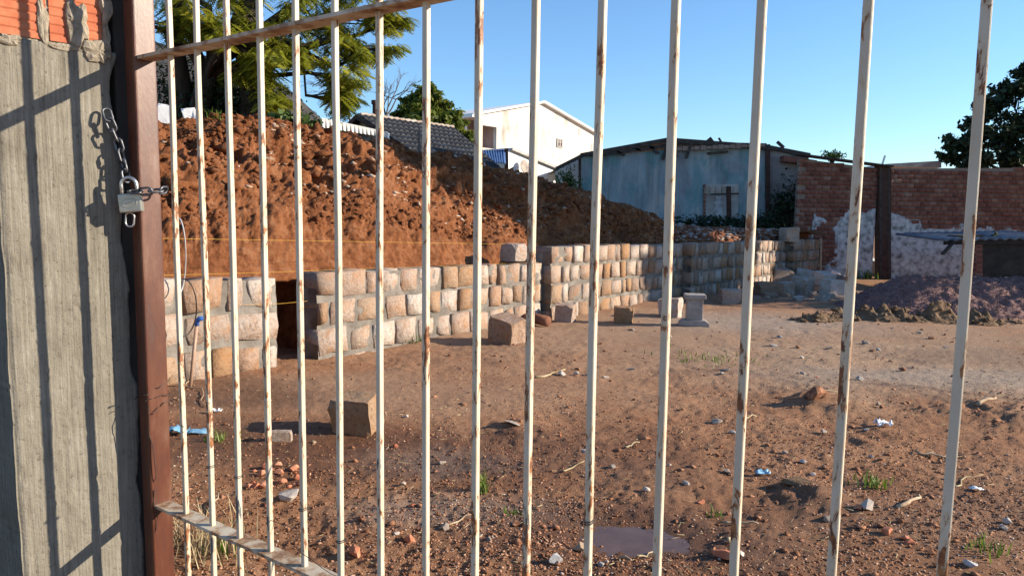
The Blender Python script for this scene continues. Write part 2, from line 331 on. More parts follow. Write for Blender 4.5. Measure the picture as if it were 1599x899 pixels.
M['bark'] = pm('dark_bark', [(0.3, (0.022, 0.016, 0.012)), (0.6, (0.05, 0.038, 0.03)), (0.8, (0.09, 0.07, 0.055))], 5, 0.95, 0.8, 0.03, 22, stretch=(1, 1, 0.3))
M['grey_bark'] = pm('grey_twigs', [(0.3, (0.09, 0.075, 0.065)), (0.7, (0.17, 0.145, 0.13))], 5, 0.95, 0)
M['string'] = pm('yellow_nylon_string', [(0.3, (0.48, 0.26, 0.03)), (0.7, (0.58, 0.34, 0.05))], 8, 0.6, 0)
M['wire'] = pm('rusty_tie_wire', [(0.3, (0.035, 0.028, 0.025)), (0.7, (0.09, 0.07, 0.06))], 40, 0.6, 0, metal=0.4)
M['pale_cable'] = pm('pale_grey_cable', [(0.3, (0.33, 0.33, 0.33)), (0.7, (0.48, 0.48, 0.48))], 20, 0.5, 0)
M['pipe'] = pm('brown_water_pipe', [(0.3, (0.30, 0.19, 0.13)), (0.7, (0.38, 0.25, 0.18))], 12, 0.5, 0.1)
M['blue_plastic'] = pm('blue_plastic', [(0.3, (0.03, 0.10, 0.36)), (0.7, (0.05, 0.15, 0.45))], 12, 0.4, 0)
M['sky_plastic'] = pm('light_blue_plastic_film', [(0.3, (0.08, 0.28, 0.46)), (0.7, (0.30, 0.48, 0.62))], 12, 0.35, 0.3, 0.01, 40)
M['white_plastic'] = pm('white_plastic_film', [(0.3, (0.60, 0.61, 0.62)), (0.7, (0.78, 0.79, 0.8))], 12, 0.4, 0.3, 0.01, 40)
M['chip_red'] = pm('broken_terracotta', [(0.3, (0.34, 0.11, 0.055)), (0.5, (0.45, 0.17, 0.09)), (0.7, (0.52, 0.26, 0.16))], 12, 0.95, 0.5, 0.005, 60, objrand=0.4)
M['rock_grey'] = pm('grey_stone', [(0.3, (0.19, 0.17, 0.155)), (0.5, (0.30, 0.275, 0.255)), (0.7, (0.43, 0.41, 0.39))], 10, 0.93, 0.6, 0.008, 40, objrand=0.4)
M['rock_pale'] = pm('pale_broken_stone', [(0.3, (0.28, 0.215, 0.165)), (0.5, (0.38, 0.31, 0.25)), (0.7, (0.46, 0.40, 0.34))], 8, 0.93, 0.6, 0.008, 40, objrand=0.4)
M['bank_brick'] = pm('earthy_brick_bits', [(0.3, (0.14, 0.055, 0.032)), (0.7, (0.25, 0.11, 0.065))], 5, 0.95, 0.5, 0.01, 30)
M['bank_stone'] = pm('earth_stained_stone', [(0.3, (0.20, 0.11, 0.065)), (0.5, (0.33, 0.23, 0.165)), (0.7, (0.50, 0.43, 0.37))], 3, 0.95, 0.5, 0.01, 30)
M['rubble_pale'] = pm('dusty_broken_stone', [(0.3, (0.38, 0.30, 0.24)), (0.5, (0.52, 0.44, 0.37)), (0.7, (0.62, 0.56, 0.50))], 5, 0.95, 0.6, 0.015, 30)
M['soil_clod'] = pm('soil_clods', [(0.30, (0.10, 0.045, 0.024)), (0.42, (0.19, 0.085, 0.045)), (0.54, (0.29, 0.14, 0.078)), (0.68, (0.40, 0.24, 0.15))], 26, 0.97, 0.6, 0.008, 60, spec=0.1)
M['grit'] = pm('mixed_grit', [(0.25, (0.19, 0.085, 0.05)), (0.40, (0.33, 0.155, 0.09)), (0.50, (0.44, 0.25, 0.155)), (0.58, (0.34, 0.27, 0.22)), (0.70, (0.55, 0.46, 0.38))], 30, 0.95, 0.4, 0.006, 80)
M['straw'] = pm('dry_straw', [(0.3, (0.20, 0.14, 0.075)), (0.5, (0.33, 0.255, 0.145)), (0.7, (0.47, 0.39, 0.25))], 9, 0.9, 0)
M['stick'] = pm('dry_wood', [(0.3, (0.24, 0.16, 0.095)), (0.5, (0.36, 0.26, 0.165)), (0.7, (0.47, 0.37, 0.25))], 9, 0.9, 0.4, 0.004, 60)
M['sheet_metal'] = pm('bluish_roof_sheet', [(0.3, (0.07, 0.09, 0.12)), (0.6, (0.13, 0.16, 0.20)), (0.8, (0.24, 0.27, 0.30))], 3, 0.5, 0.3, 0.01, 20, metal=0.3)
M['blue_sheet'] = pm('blue_corrugated_sheet', [(0.3, (0.05, 0.11, 0.26)), (0.7, (0.10, 0.18, 0.36))], 3, 0.5, 0.2, 0.01, 20)
M['shed_dark'] = pm('dark_boards_and_shade_fill', [(0.3, (0.025, 0.022, 0.02)), (0.7, (0.06, 0.05, 0.042))], 4, 0.9, 0.4, 0.01, 30)  # dark boards; doubles as painted shade in the jamb gap and shed opening
M['cast'] = pm('cast_concrete_piece', [(0.3, (0.20, 0.175, 0.155)), (0.5, (0.29, 0.26, 0.235)), (0.7, (0.37, 0.34, 0.31))], 8, 0.93, 0.5, 0.006, 50)
def mud_mat():
    m, N, L, B = nt('muddy_water'); co = coords(N, L); n = ntex(N, L, co, 9, 5, 0.6)
    r = ramp(N, [(0.3, (0.085, 0.048, 0.032)), (0.7, (0.13, 0.078, 0.055))]); L.new(n.outputs['Fac'], r.inputs['Fac']); L.new(r.outputs['Color'], B.inputs['Base Color'])
    B.inputs['Roughness'].default_value = 0.08; B.inputs['Specular IOR Level'].default_value = 0.3
    n2 = ntex(N, L, co, 25, 3, 0.5); bump(N, L, B, n2.outputs['Fac'], 0.06, 0.01); return m
M['mud'] = mud_mat()
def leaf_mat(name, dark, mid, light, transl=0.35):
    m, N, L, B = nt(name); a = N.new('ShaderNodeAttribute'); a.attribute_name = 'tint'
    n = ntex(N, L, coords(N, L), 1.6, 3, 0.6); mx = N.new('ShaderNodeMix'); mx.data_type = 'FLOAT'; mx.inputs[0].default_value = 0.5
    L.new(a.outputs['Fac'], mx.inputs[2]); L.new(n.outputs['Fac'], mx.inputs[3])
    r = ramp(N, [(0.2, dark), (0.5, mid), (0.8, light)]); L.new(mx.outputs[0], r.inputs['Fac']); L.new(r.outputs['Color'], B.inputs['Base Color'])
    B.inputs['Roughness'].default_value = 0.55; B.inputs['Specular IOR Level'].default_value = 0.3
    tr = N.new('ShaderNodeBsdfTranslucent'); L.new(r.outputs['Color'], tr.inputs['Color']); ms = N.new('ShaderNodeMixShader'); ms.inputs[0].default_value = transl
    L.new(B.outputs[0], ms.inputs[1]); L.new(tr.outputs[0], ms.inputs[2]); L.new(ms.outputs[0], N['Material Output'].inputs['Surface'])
    return m
M['leaf_feather'] = leaf_mat('feathery_leaves', (0.11, 0.145, 0.016), (0.26, 0.275, 0.026), (0.42, 0.39, 0.045), 0.5)
M['leaf_ever'] = leaf_mat('evergreen_leaves', (0.05, 0.08, 0.016), (0.13, 0.165, 0.026), (0.26, 0.27, 0.04), 0.45)
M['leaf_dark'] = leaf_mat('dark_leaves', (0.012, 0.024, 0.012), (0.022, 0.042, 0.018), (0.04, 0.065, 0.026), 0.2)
M['leaf_bush'] = leaf_mat('bush_leaves', (0.03, 0.055, 0.014), (0.065, 0.105, 0.024), (0.11, 0.155, 0.035), 0.35)
M['grass'] = leaf_mat('green_grass_blades', (0.06, 0.11, 0.015), (0.12, 0.19, 0.025), (0.20, 0.26, 0.05), 0.35)

# ------------------------------------------------------------------ ground
def ell(x, y, c, rx, ry, soft=0.35, seed=0):
    d = np.sqrt(((x - c[0]) / rx) ** 2 + ((y - c[1]) / ry) ** 2) + 0.28 * fbm(x * 1.6, y * 1.6, 0, 4, 50 + seed)
    return np.clip((1 - d) / soft + 0.5, 0, 1)
PUD = [(G(988, 838), 0.32, 0.22), (G(1590, 556), 1.5, 0.42)]
def hgt(x, y):
    x = np.asarray(x, float); y = np.asarray(y, float)
    z = -SL * np.clip(y, 0, 60)
    near = np.clip((34 - y) / 8, 0, 1) * np.clip((30 - np.abs(x)) / 8, 0, 1)
    rough = 0.45 + 0.55 * np.clip(fbm(x * 0.45, y * 0.45, 1, 3, 5) + 0.6, 0, 1)
    d = 0.030 * fbm(x * 0.6, y * 0.6, 0, 3, 1) + rough * (0.014 * fbm(x * 2.7, y * 2.7, 0, 3, 2) + 0.010 * (0.5 - np.abs(fbm(x * 6.5, y * 6.5, 0, 3, 3))) + 0.006 * fbm(x * 19, y * 19, 0, 3, 4) + 0.005 * fbm(x * 52, y * 52, 0, 2, 6))
    # wheel rut running across the lot
    for c, rx, ry in PUD[:1]:
        e = np.exp(-(((x - c.x) / (rx * 1.15)) ** 2 + ((y - c.y) / (ry * 1.15)) ** 2) ** 2)
        d = d * (1 - 0.5 * e) - 0.045 * e
    # small humps of clods
    for (u, v, r, h) in ((1280, 628, 0.30, 0.07), (1265, 775, 0.16, 0.05), (812, 668, 0.2, 0.05), (1560, 650, 0.5, 0.05), (1350, 690, 0.25, 0.03)):
        c = G(u, v); d = d + h * np.exp(-((x - c.x) ** 2 + (y - c.y) ** 2) / (r * r)) * (1 + 0.5 * fbm(x * 9, y * 9, 0, 2, 8))
    return z + near * d
def grid_faces(nr, nc):
    i = np.arange(nr - 1)[:, None] * nc + np.arange(nc - 1)[None, :]
    return np.stack([i, i + 1, i + nc + 1, i + nc], -1).reshape(-1, 4)
ys = [-60, -30, -12, -5, -2, 0, 0.9]
y = 1.2
while y < 30: ys.append(y); y += max(0.0062 * y, 0.013)
ys += [31, 33, 36, 40, 48, 60, 90, 150, 300, 700, 1500]
ys = np.array(ys)
t = np.linspace(-1, 1, 520)
xs_unit = 0.86 * t
rows = []
for yy in ys:
    w = max(abs(yy), 2.0) * 1.0
    xx = xs_unit * w
    xx[0] = -max(60, abs(yy) * 2.0); xx[-1] = max(60, abs(yy) * 2.0)
    rows.append(np.stack([xx, np.full_like(xx, yy)], -1))
P = np.stack(rows)                                    # rows x cols x 2
gzv = hgt(P[..., 0], P[..., 1])
V = np.concatenate([P, gzv[..., None]], -1).reshape(-1, 3)
me = mesh_np('ground', V, grid_faces(len(ys), 520), smooth=True)
gx, gy = V[:, 0], V[:, 1]
c1 = G(1480, 570); c2 = G(1250, 520); c3 = G(850, 520); c4 = G(620, 610)
dry = np.maximum(ell(gx, gy, (c1.x, c1.y), 3.2, 1.9, 0.6, 0), 0.75 * ell(gx, gy, (c2.x, c2.y), 5.0, 3.6, 0.9, 1))
dry = np.maximum(dry, 0.65 * ell(gx, gy, (c3.x, c3.y + 1), 3.2, 2.6, 0.7, 2)); dry = np.maximum(dry, 0.45 * ell(gx, gy, (c4.x, c4.y), 2.2, 0.8, 0.7, 3))
wet = np.zeros_like(gx)
for (u, v, rx, ry, s) in ((430, 690, 1.5, 0.55, .85), (620, 725, 1.3, 0.3, .75), (330, 620, 1.0, .4, .7), (880, 720, 1.2, .28, .6), (985, 838, 0.75, 0.5, .9), (760, 690, 1.2, 0.4, .65), (1285, 800, 0.5, 0.35, .55), (330, 610, 0.8, 0.6, .6), (880, 745, 0.9, 0.3, .55), (1560, 800, 0.5, 0.4, .4), (680, 850, .5, .25, .3)):
    c = G(u, v); wet = np.maximum(wet, s * ell(gx, gy, (c.x, c.y), rx, ry, 0.9, int(u)))
tx = np.array([G(u, v).x for u, v in ((1000, 577), (1150, 583), (1270, 594), (1420, 607), (1599, 632), (1750, 660))]); ty = np.array([G(u, v).y for u, v in ((1000, 577), (1150, 583), (1270, 594), (1420, 607), (1599, 632), (1750, 660))])
dl = np.abs(gy - np.interp(gx, tx, ty) + .08 * fbm(gx * 2.5, gy * 2.5, 0, 3, 77)); wet = np.maximum(wet, .62 * np.clip(1.3 - dl / .09, 0, 1) * np.clip((gx - tx[0]) / .8, 0, 1) * np.clip(.7 + fbm(gx * 1.5, gy, 0, 3, 78), .2, 1))
c = PUD[1][0]; wet = np.maximum(wet, 0.28 * ell(gx, gy, (c.x, c.y), 1.7, .6, .5, 3))
gryp = np.zeros_like(gx)
for (u, v, rx, ry, s) in ((1180, 505, 1.6, 1.2, .5), (690, 720, .55, .3, .5), (700, 800, .6, .22, .45), (1560, 590, 2.2, .6, .5), (1230, 455, 2.0, 2.0, .6)):
    c = G(u, v); gryp = np.maximum(gryp, s * ell(gx, gy, (c.x, c.y), rx, ry, 0.9, 7 + int(u)))
at = me.color_attributes.new('soil', 'FLOAT_COLOR', 'POINT')
at.data.foreach_set('color', np.stack([dry, wet, gryp, np.ones_like(dry)], -1).astype(np.float32).ravel())
tag(link('ground', me, M['soil']), kind='structure')

# muddy puddles lying in the hollows
def puddle(c, rx, ry, lift, seed, label):
    n = 40; pts = []
    for k in range(n):
        a = 2 * math.pi * k / n; q = 1.0 + 0.22 * float(fbm(math.cos(a) * 1.4, math.sin(a) * 1.4, seed, 4, seed))
        pts.append((c.x + rx * q * math.cos(a), c.y + ry * q * math.sin(a), -SL * c.y + lift))
    mb = MB(); mb.add([(c.x, c.y, -SL * c.y + lift)] + pts, [(0, k + 1, (k + 1) % n + 1) for k in range(n)])
    o = mb.build('puddle', M['mud']); tag(o, label, None, None, 'structure'); return o
puddle(PUD[0][0], 0.50, 0.40, -0.034, 3, 'muddy brown puddle in the foreground soil')

# ------------------------------------------------------------------ scattered small pieces (stuff)
def scatter_polys(name, mat, pts, sizes, seed, flat=0.6, parent=None):
    """many irregular little octahedra joined into one mesh"""
    rs = np.random.RandomState(seed); n = len(pts)
    base = np.array([(1, 0, 0), (-1, 0, 0), (0, 1, 0), (0, -1, 0), (0, 0, 1), (0, 0, -1)], float)
    tri = np.array([(0, 2, 4), (2, 1, 4), (1, 3, 4), (3, 0, 4), (2, 0, 5), (1, 2, 5), (3, 1, 5), (0, 3, 5)])
    v = base[None] * (0.65 + 0.7 * rs.rand(n, 6, 1)) + 0.25 * rs.randn(n, 6, 3)
    v = v * np.stack([0.8 + .7 * rs.rand(n), 0.7 + .5 * rs.rand(n), flat * (0.6 + .6 * rs.rand(n))], -1)[:, None]
    a = rs.rand(n) * 6.283; ca, sa = np.cos(a)[:, None], np.sin(a)[:, None]
    x = v[..., 0] * ca - v[..., 1] * sa; y = v[..., 0] * sa + v[..., 1] * ca; z = v[..., 2]
    v = np.stack([x, y, z], -1) * np.asarray(sizes)[:, None, None] * 0.5 + np.asarray(pts)[:, None]
    f = (tri[None] + (np.arange(n) * 6)[:, None, None]).reshape(-1, 3)
    return tag(link(name, mesh_np(name, v.reshape(-1, 3), None, f), mat, parent), kind='stuff')
def wedge_points(n, y0, y1, rs, pw=1.0, left=-0.62, right=0.80):
    """random spots over the part of the lot that lies in front of the stone wall"""
    y = np.exp(np.log(y0) + (np.log(y1) - np.log(y0)) * rs.rand(n) ** pw); x = (left + (right - left) * rs.rand(n)) * y
    c_ = PUD[0][0]; keep = (x > -3.3 + (y - 7.0) * 0.79 + 0.12) & (((x - c_.x) / .36) ** 2 + ((y - c_.y) / .25) ** 2 > rs.rand(n) * 1.2)
    return x[keep], y[keep]
def on_ground(x, y, s, sink=0.25): return np.stack([x, y, hgt(x, y) + s * (0.25 - sink * 0.5)], -1)
rs = np.random.RandomState(3)
dens = lambda x, y, k, s: fbm(x * k, y * k, 0, 3, s) + 0.35 * rs.randn(len(x))
x, y = wedge_points(90000, 1.9, 11, rs, 1.0); k = (dens(x, y, .8, 61) > -0.05) & (rs.rand(len(x)) < np.clip(1.25 - y / 8, .1, 1)); x, y = x[k], y[k]; s = 0.006 + 0.015 * rs.rand(len(x)) ** 2.6
o = scatter_polys('soil_crumbs', M['soil_clod'], on_ground(x, y, s), s, 1); tag(o, 'loose red brown soil crumbs strewn over the lot', 'soil crumbs')
x, y = wedge_points(60000, 1.9, 15, rs, 1.0); k = (dens(x, y, .9, 62) > 0.05) & (rs.rand(len(x)) < np.clip(1.3 - y / 9, .15, 1)); x, y = x[k], y[k]; s = 0.006 + 0.014 * rs.rand(len(x)) ** 3
o = scatter_polys('grit', M['grit'], on_ground(x, y, s), s, 2); tag(o, 'mixed grit and small pebbles over the lot', 'grit')
x, y = wedge_points(1700, 2.0, 24, rs, 1.0); s = 0.014 + 0.04 * rs.rand(len(x)) ** 3
o = scatter_polys('small_clods', M['soil_clod'], on_ground(x, y, s), s, 4); tag(o, 'fist sized soil clods over the lot', 'clods')
# straw and chips of wood
def scatter_blades(name, mat, x, y, ln, wd, seed, lift=0.004, zf=hgt):
    rs = np.random.RandomState(seed); n = len(x); a = rs.rand(n) * 6.283; b = (rs.rand(n) - .3) * 0.5
    z = zf(x, y) + lift + 0.004
    d = np.stack([np.cos(a), np.sin(a), b * 0.4], -1) * ln[:, None]; w = np.stack([-np.sin(a), np.cos(a), np.zeros(n)], -1) * wd[:, None]
    c = np.stack([x, y, z], -1); u = np.array([0, 0, 1.0]) * wd[:, None]
    v = np.stack([c - d / 2 + w, c - d / 2 - w, c + d / 2, c - d / 2 + u * 1.2], 1)
    i = (np.arange(n) * 4)[:, None]
    f = np.concatenate([i + np.array([0, 1, 2]), i + np.array([0, 2, 3]), i + np.array([1, 3, 2]), i + np.array([0, 3, 1])])
    return tag(link(name, mesh_np(name, v.reshape(-1, 3), None, f), mat), kind='stuff')
x, y = wedge_points(1500, 2.0, 12, rs, 1.0); n = len(x)
tag(scatter_blades('dry_straw', M['straw'], x, y, 0.02 + 0.10 * rs.rand(n) ** 2, 0.0015 + 0.002 * rs.rand(n), 5), 'dry straw and plant bits over the lot', 'straw')

# ------------------------------------------------------------------ hewn stones
def hewn_mesh(name, seed, n=4, amp=0.05, rnd_c=0.10, skew=1.0, chips=False):
    """unit block with chipped, uneven faces"""
    rs = np.random.RandomState(seed); vs = {}; V = []; Fq = []
    g = np.linspace(-.5, .5, n)
    def vid(p):
        key = tuple(np.round(p, 4))
        if key not in vs: vs[key] = len(V); V.append(p)
        return vs[key]
    for ax in range(3):
        for sg in (-.5, .5):
            for i in range(n - 1):
                for j in range(n - 1):
                    q = []
                    for (a, b) in ((i, j), (i + 1, j), (i + 1, j + 1), (i, j + 1)):
                        p = [0, 0, 0]; p[ax] = sg; p[(ax + 1) % 3] = g[a]; p[(ax + 2) % 3] = g[b]; q.append(vid(np.array(p)))
                    Fq.append(q if sg > 0 else q[::-1])
    V = np.array(V); e = (np.abs(V) > 0.499).sum(1)
    V = V * (1 - rnd_c * 0.55 * (e == 2) - rnd_c * 0.9 * (e == 3))[:, None]
    cj = rs.uniform(-.07, .07, (2, 2, 2, 3)); T3 = np.clip(V + .5, 0, 1); Q = 0
    for a in (0, 1):
        for b in (0, 1):
            for c in (0, 1): Q = Q + cj[a, b, c] * ((T3[:, 0] if a else 1 - T3[:, 0]) * (T3[:, 1] if b else 1 - T3[:, 1]) * (T3[:, 2] if c else 1 - T3[:, 2]))[:, None]
    V = V + Q * skew
    if chips:
        for _ in range(5):
            cc = np.array([rs.choice((-.5, .5)), rs.choice((-.5, .5)), rs.uniform(-.5, .5)])[rs.permutation(3)]; dd = np.linalg.norm(V - cc, axis=1); V = V - (cc / np.linalg.norm(cc)) * (rs.uniform(.05, .12) * np.clip(1 - dd / .38, 0, 1))[:, None]
    V = V + amp * np.stack([fbm(V[:, 0] * 3 + seed, V[:, 1] * 3, V[:, 2] * 3, 3, seed + k) for k in range(3)], -1)
    return mesh_np(name, V, Fq, smooth=False)
def flat_stone(name, seed):
    rs = np.random.RandomState(seed); c = np.array([(-.5, -.5), (0, -.5), (.5, -.5), (.5, 0), (.5, .5), (0, .5), (-.5, .5), (-.5, 0)], float)
    c[::2] += rs.uniform(-.045, .05, (4, 2)) * np.sign(c[::2]); c[1::2] += rs.uniform(-.03, .03, (4, 2))
    if rs.rand() < .35: k = 2 * rs.randint(4); c[k] *= rs.uniform(.72, .86)
    c[1::2] += c[1::2] * 2 * rs.uniform(-.03, .02, (4, 1)); c = np.clip(c, -.53, .53); n = 8
    V = []
    for q, y, j in ((1 - rs.uniform(.02, .075, (n, 1)), -.5, .035), (np.ones((n, 1)), -.45, .03), (np.ones((n, 1)) * .97, .5, .0)):
        p = c * q; V += [(p[k, 0], y + rs.uniform(-j, j), p[k, 1]) for k in range(n)]
    m = len(V); V += [(rs.uniform(-.12, .12), -.5 - rs.uniform(-.02, .05), rs.uniform(-.12, .12))]
    T = [(m, (k + 1) % n, k) for k in range(n)]
    Q = [(r * n + k, r * n + (k + 1) % n, (r + 1) * n + (k + 1) % n, (r + 1) * n + k) for r in range(2) for k in range(n)]
    V += [(0, .5, 0)]; T += [(m + 1, 2 * n + k, 2 * n + (k + 1) % n) for k in range(n)]
    return mesh_np(name, V, Q, T)
STONES = [flat_stone('hewn_stone', 100 + k) for k in range(24)]
def hull_block(name, seed):
    r_ = random.Random(seed); bm = bmesh.new()
    for sx in (-1, 1):
        for sy in (-1, 1):
            for sz in (-1, 1):
                p = Vector((sx * r_.uniform(.42, .5), sy * r_.uniform(.42, .5), sz * r_.uniform(.43, .5))); cut = r_.choice((.05, .09, .14, .26))
                for ax in range(3):
                    q = p.copy(); q[ax] -= (sx, sy, sz)[ax] * cut * r_.uniform(.6, 1.3); bm.verts.new(q)
    bmesh.ops.convex_hull(bm, input=bm.verts); bmesh.ops.triangulate(bm, faces=bm.faces)
    bmesh.ops.subdivide_edges(bm, edges=[e for e in bm.edges if e.calc_length() > .25], cuts=2, use_grid_fill=True); bmesh.ops.triangulate(bm, faces=bm.faces)
    for v in bm.verts:
        c_ = v.co; d = [float(fbm(c_.x * 4 + seed, c_.y * 4, c_.z * 4, 3, seed + k)) for k in range(3)]; v.co = c_ + Vector(d) * .034
    me_ = bpy.data.meshes.new(name); bm.to_mesh(me_); bm.free(); return me_
BLOCKS = [hull_block('hewn_block', 200 + k) for k in range(8)]
for s_ in STONES + BLOCKS: s_.materials.append(M['stone'])

# wall line: photo pixels on the foot of the wall -> plan
def wall_pt(u, v): p = G(u, v); return Vector((p.x, p.y))
WL = [wall_pt(u, v) for u, v in ((215, 610), (437, 570), (494, 559), (846, 498), (1064, 463), (1225, 441), (1290, 433))]
def wall_section(name, label, a, b, ztop_a, ztop_b, courses, hc, thick=0.36, seed=0, smalls=1.0):
    """one run of the retaining wall: every stone is a part, set in a mortar core"""
    rs = random.Random(seed); d = (b - a); L = d.length; d.normalize(); ang = math.atan2(d.y, d.x); nrm = Vector((d.y, -d.x))
    root = empty(name, (a.x, a.y, gz(a.x, a.y)), ang); tag(root, label, 'stone wall', 'runs of sandstone retaining wall')
    z0 = root.location.z
    for r in range(courses):
        s = 0.0; first = True; tj = -r * hc
        while s < L - 0.05:
            w = rs.choice((rs.uniform(.2, .3), rs.uniform(.28, .4), rs.uniform(.36, .50))) * smalls
            if L - s - w < 0.16: w = L - s
            za = ztop_a + (ztop_b - ztop_a) * ((s + w / 2) / L)
            h = hc - 0.04 + rs.uniform(-0.045, 0.012)
            gap = rs.uniform(0.02, 0.075)
            o = link('stone', rs.choice(STONES), None, root)
            out = rs.uniform(-0.002, 0.022)
            o.location = (s + w / 2, thick / 2 - out, za + tj - hc / 2 - z0 + rs.uniform(-.006, .006))
            o.scale = (w - gap, thick, h); o.rotation_euler = (rs.uniform(-.03, .03), rs.uniform(-.035, .035), rs.uniform(-.03, .03))
            if rs.random() < .5: o.scale.x *= -1
            s += w
    # mortar core, uneven
    nx = max(6, int(L / 0.07)); nz = int(courses * hc / 0.06)
    rows_ = []
    X = np.linspace(0.03, L - 0.03, nx); 
    Zt = ztop_a + (ztop_b - ztop_a) * X / L - 0.035 - z0
    T = np.linspace(0, 1, nz); XX, TT = np.meshgrid(X, T); ZZ = np.broadcast_to(Zt, XX.shape) - TT * (courses * hc)
    YY = 0.013 + 0.021 * fbm(XX * 6, ZZ * 6, seed, 4, seed)
    fr = np.stack([XX, YY, ZZ], -1); bk = fr.copy(); bk[..., 1] = thick - 0.03
    Vv = np.concatenate([fr.reshape(-1, 3), bk.reshape(-1, 3)]); f1 = grid_faces(nz, nx); off = nz * nx; q = [f1[:, ::-1], f1 + off]
    def strip(ids): ids = np.array(ids); return np.stack([ids[:-1], ids[1:], ids[1:] + off, ids[:-1] + off], -1)
    q += [strip(np.arange(nx)), strip(np.arange(nz) * nx), strip(np.arange(nz) * nx + nx - 1)]
    link('mortar', mesh_np('mortar', Vv, np.concatenate(q), smooth=True), M['mortar'], root)
    return root
def zt(u, v, p): return W(u, v, p.y).z
HC = 0.335
nl = Vector((0.78, -0.62))
s0a, s0b = WL[0], WL[1]
wall_section('stone_wall', 'short low run of sandstone wall left of the dark gap', s0a, s0b, zt(215, 433, s0a), zt(437, 433, s0b), 4, 0.35, seed=1, smalls=1.12)
s1a, s1b = WL[2], WL[3]
wall_section('stone_wall', 'three course run of sandstone wall right of the dark gap', s1a, s1b, zt(477, 422, s1a), zt(840, 409, s1b), 4, HC, seed=2)
s2a, s2b = WL[3] + nl * 0.16, WL[4]
wall_section('stone_wall', 'sunlit middle run of sandstone wall one course taller', s2a, s2b, zt(840, 382, s2a), zt(1060, 379, s2b), 5, HC, seed=3)
s3a, s3b = WL[4] + nl * 0.2, WL[5]
wall_section('stone_wall', 'shaded run of sandstone wall with dappled light', s3a, s3b, zt(1060, 378, s3a), zt(1225, 374, s3b), 5, HC * 1.02, seed=4, smalls=0.95)
s4a, s4b = WL[5] + nl * 0.22, WL[6]
wall_section('stone_wall', 'farthest short run of sandstone wall against the brick wall', s4a, s4b, zt(1225, 373, s4a), zt(1275, 373, s4b), 5, HC * 1.05, seed=5, smalls=0.95)

# ------------------------------------------------------------------ embankment of red earth behind the wall
UC = np.array([60, 150, 215, 255, 300, 345, 400, 440, 480, 520, 560, 600, 640, 700, 760, 800, 850, 900, 950, 1000, 1045, 1090, 1150, 1240, 1330])
VC = np.array([200, 195, 192, 190, 187, 190, 188, 196, 201, 207, 209, 222, 236, 243, 257, 266, 281, 296, 314, 331, 350, 356, 358, 360, 362])
YC = np.array([9.5, 9.8, 10.2, 10.4, 10.6, 10.9, 11.3, 11.7, 12.1, 12.5, 12.9, 13.4, 13.8, 14.5, 15.3, 15.8, 16.6, 17.3, 18.0, 18.7, 19.3, 20.1, 21.0, 22.6, 23.2])
WU = np.array([100, 215, 437, 477, 840, 1060, 1225, 1290, 1340]); 
WPX = [wall_pt(100, 632)] + WL + [wall_pt(1340, 429)]
WPX = np.array([(p.x, p.y) for p in WPX]); 
nu, nv = 720, 130
us = np.linspace(70, 1268, nu)
fx = np.interp(us, WU, WPX[:, 0]); fy = np.interp(us, WU, WPX[:, 1]); gp_ = np.clip(1.6 - np.abs(us - 462) / 26, 0, 1); fx = fx - 0.78 * 0.5; fy = fy + 0.62 * 0.5
cr = np.array([W(u, np.interp(u, UC, VC), np.interp(u, UC, YC)) for u in us])
tt = np.concatenate([np.linspace(-0.12, 0, 8)[:-1], np.linspace(0, 1, 150), np.linspace(1, 2.2, 36)[1:]])
nv = len(tt)
TT, I = np.meshgrid(tt, np.arange(nu), indexing='ij')
tc = np.clip(TT, 0, None)
X = fx[I] + (cr[I, 0] - fx[I]) * tc; Y = fy[I] + (cr[I, 1] - fy[I]) * tc
hole = gp_[I] * np.clip(1 - TT / .035, 0, 1) * 1.1; X = X - .78 * hole; Y = Y + .62 * hole
zf = -SL * fy[I] + 0.62
prof = np.where(TT < 1, np.clip(tc, 0, 1) ** 0.72, 1 - 0.10 * (TT - 1))
prof = np.where((TT > 0.45) & (TT < 1), prof, prof)
Z = zf + (cr[I, 2] - zf) * prof
Z = np.where(TT < 0, zf - (0 - TT) / 0.12 * 1.1, Z)
# the cut in the gap: earth set back
amp = np.clip(tc * 5, 0.12, 1) * np.clip((2.3 - TT) * 2, 0, 1)
lum = np.clip((tc - 0.30) * 3.2, 0.12, 1.0)
hgh = np.clip(1.0 - (us[I] - 900) / 300, 0.45, 1)
N1 = 0.18 * fbm(X * 0.9, Y * 0.9, Z * 0.9, 3, 21) + lum * (0.24 * (0.38 - np.abs(fbm(X * 1.5, Y * 1.7, Z * 1.7, 4, 22))) + 0.075 * fbm(X * 4.5, Y * 4.5, Z * 3.2, 4, 23, .6)) + 0.035 * fbm(X * 12, Y * 12, Z * 6, 4, 24, .65)
N1 = N1 + .085 * np.clip(tc * 4, 0, 1) * np.clip(1.1 - tc, 0, 1) * (.35 - np.abs(fbm(us[I] / 26.0 + 1.5 * fbm(X * .7, Y * .7, Z * .7, 2, 28), tc * 1.3, 0, 3, 27)))
crestdamp = np.where(np.abs(TT - 1) < 0.12, 0.5, 1.0)
D = N1 * amp * hgh * crestdamp
X = X + D * 0.55; Y = Y - D * 0.55; Z = Z + D * 0.75
EMB = np.stack([X, Y, Z], -1)
me = mesh_np('embankment', EMB.reshape(-1, 3), grid_faces(nv, nu), smooth=True)
tag(link('embankment', me, M['mound']), 'high bank of red earth behind the stone wall', None, None, 'structure')
def emb_pts(n, rs, t0=0.1, t1=1.05, u0=230, u1=1180):
    a = np.interp(t0 + (t1 - t0) * rs.rand(n), tt, np.arange(nv)); b = np.interp(u0 + (u1 - u0) * rs.rand(n), us, np.arange(nu))
    return EMB[np.round(a).astype(int), np.round(b).astype(int)]
p = emb_pts(15000, rs, 0.22, 1.15); s = 0.014 + 0.12 * rs.rand(len(p)) ** 5
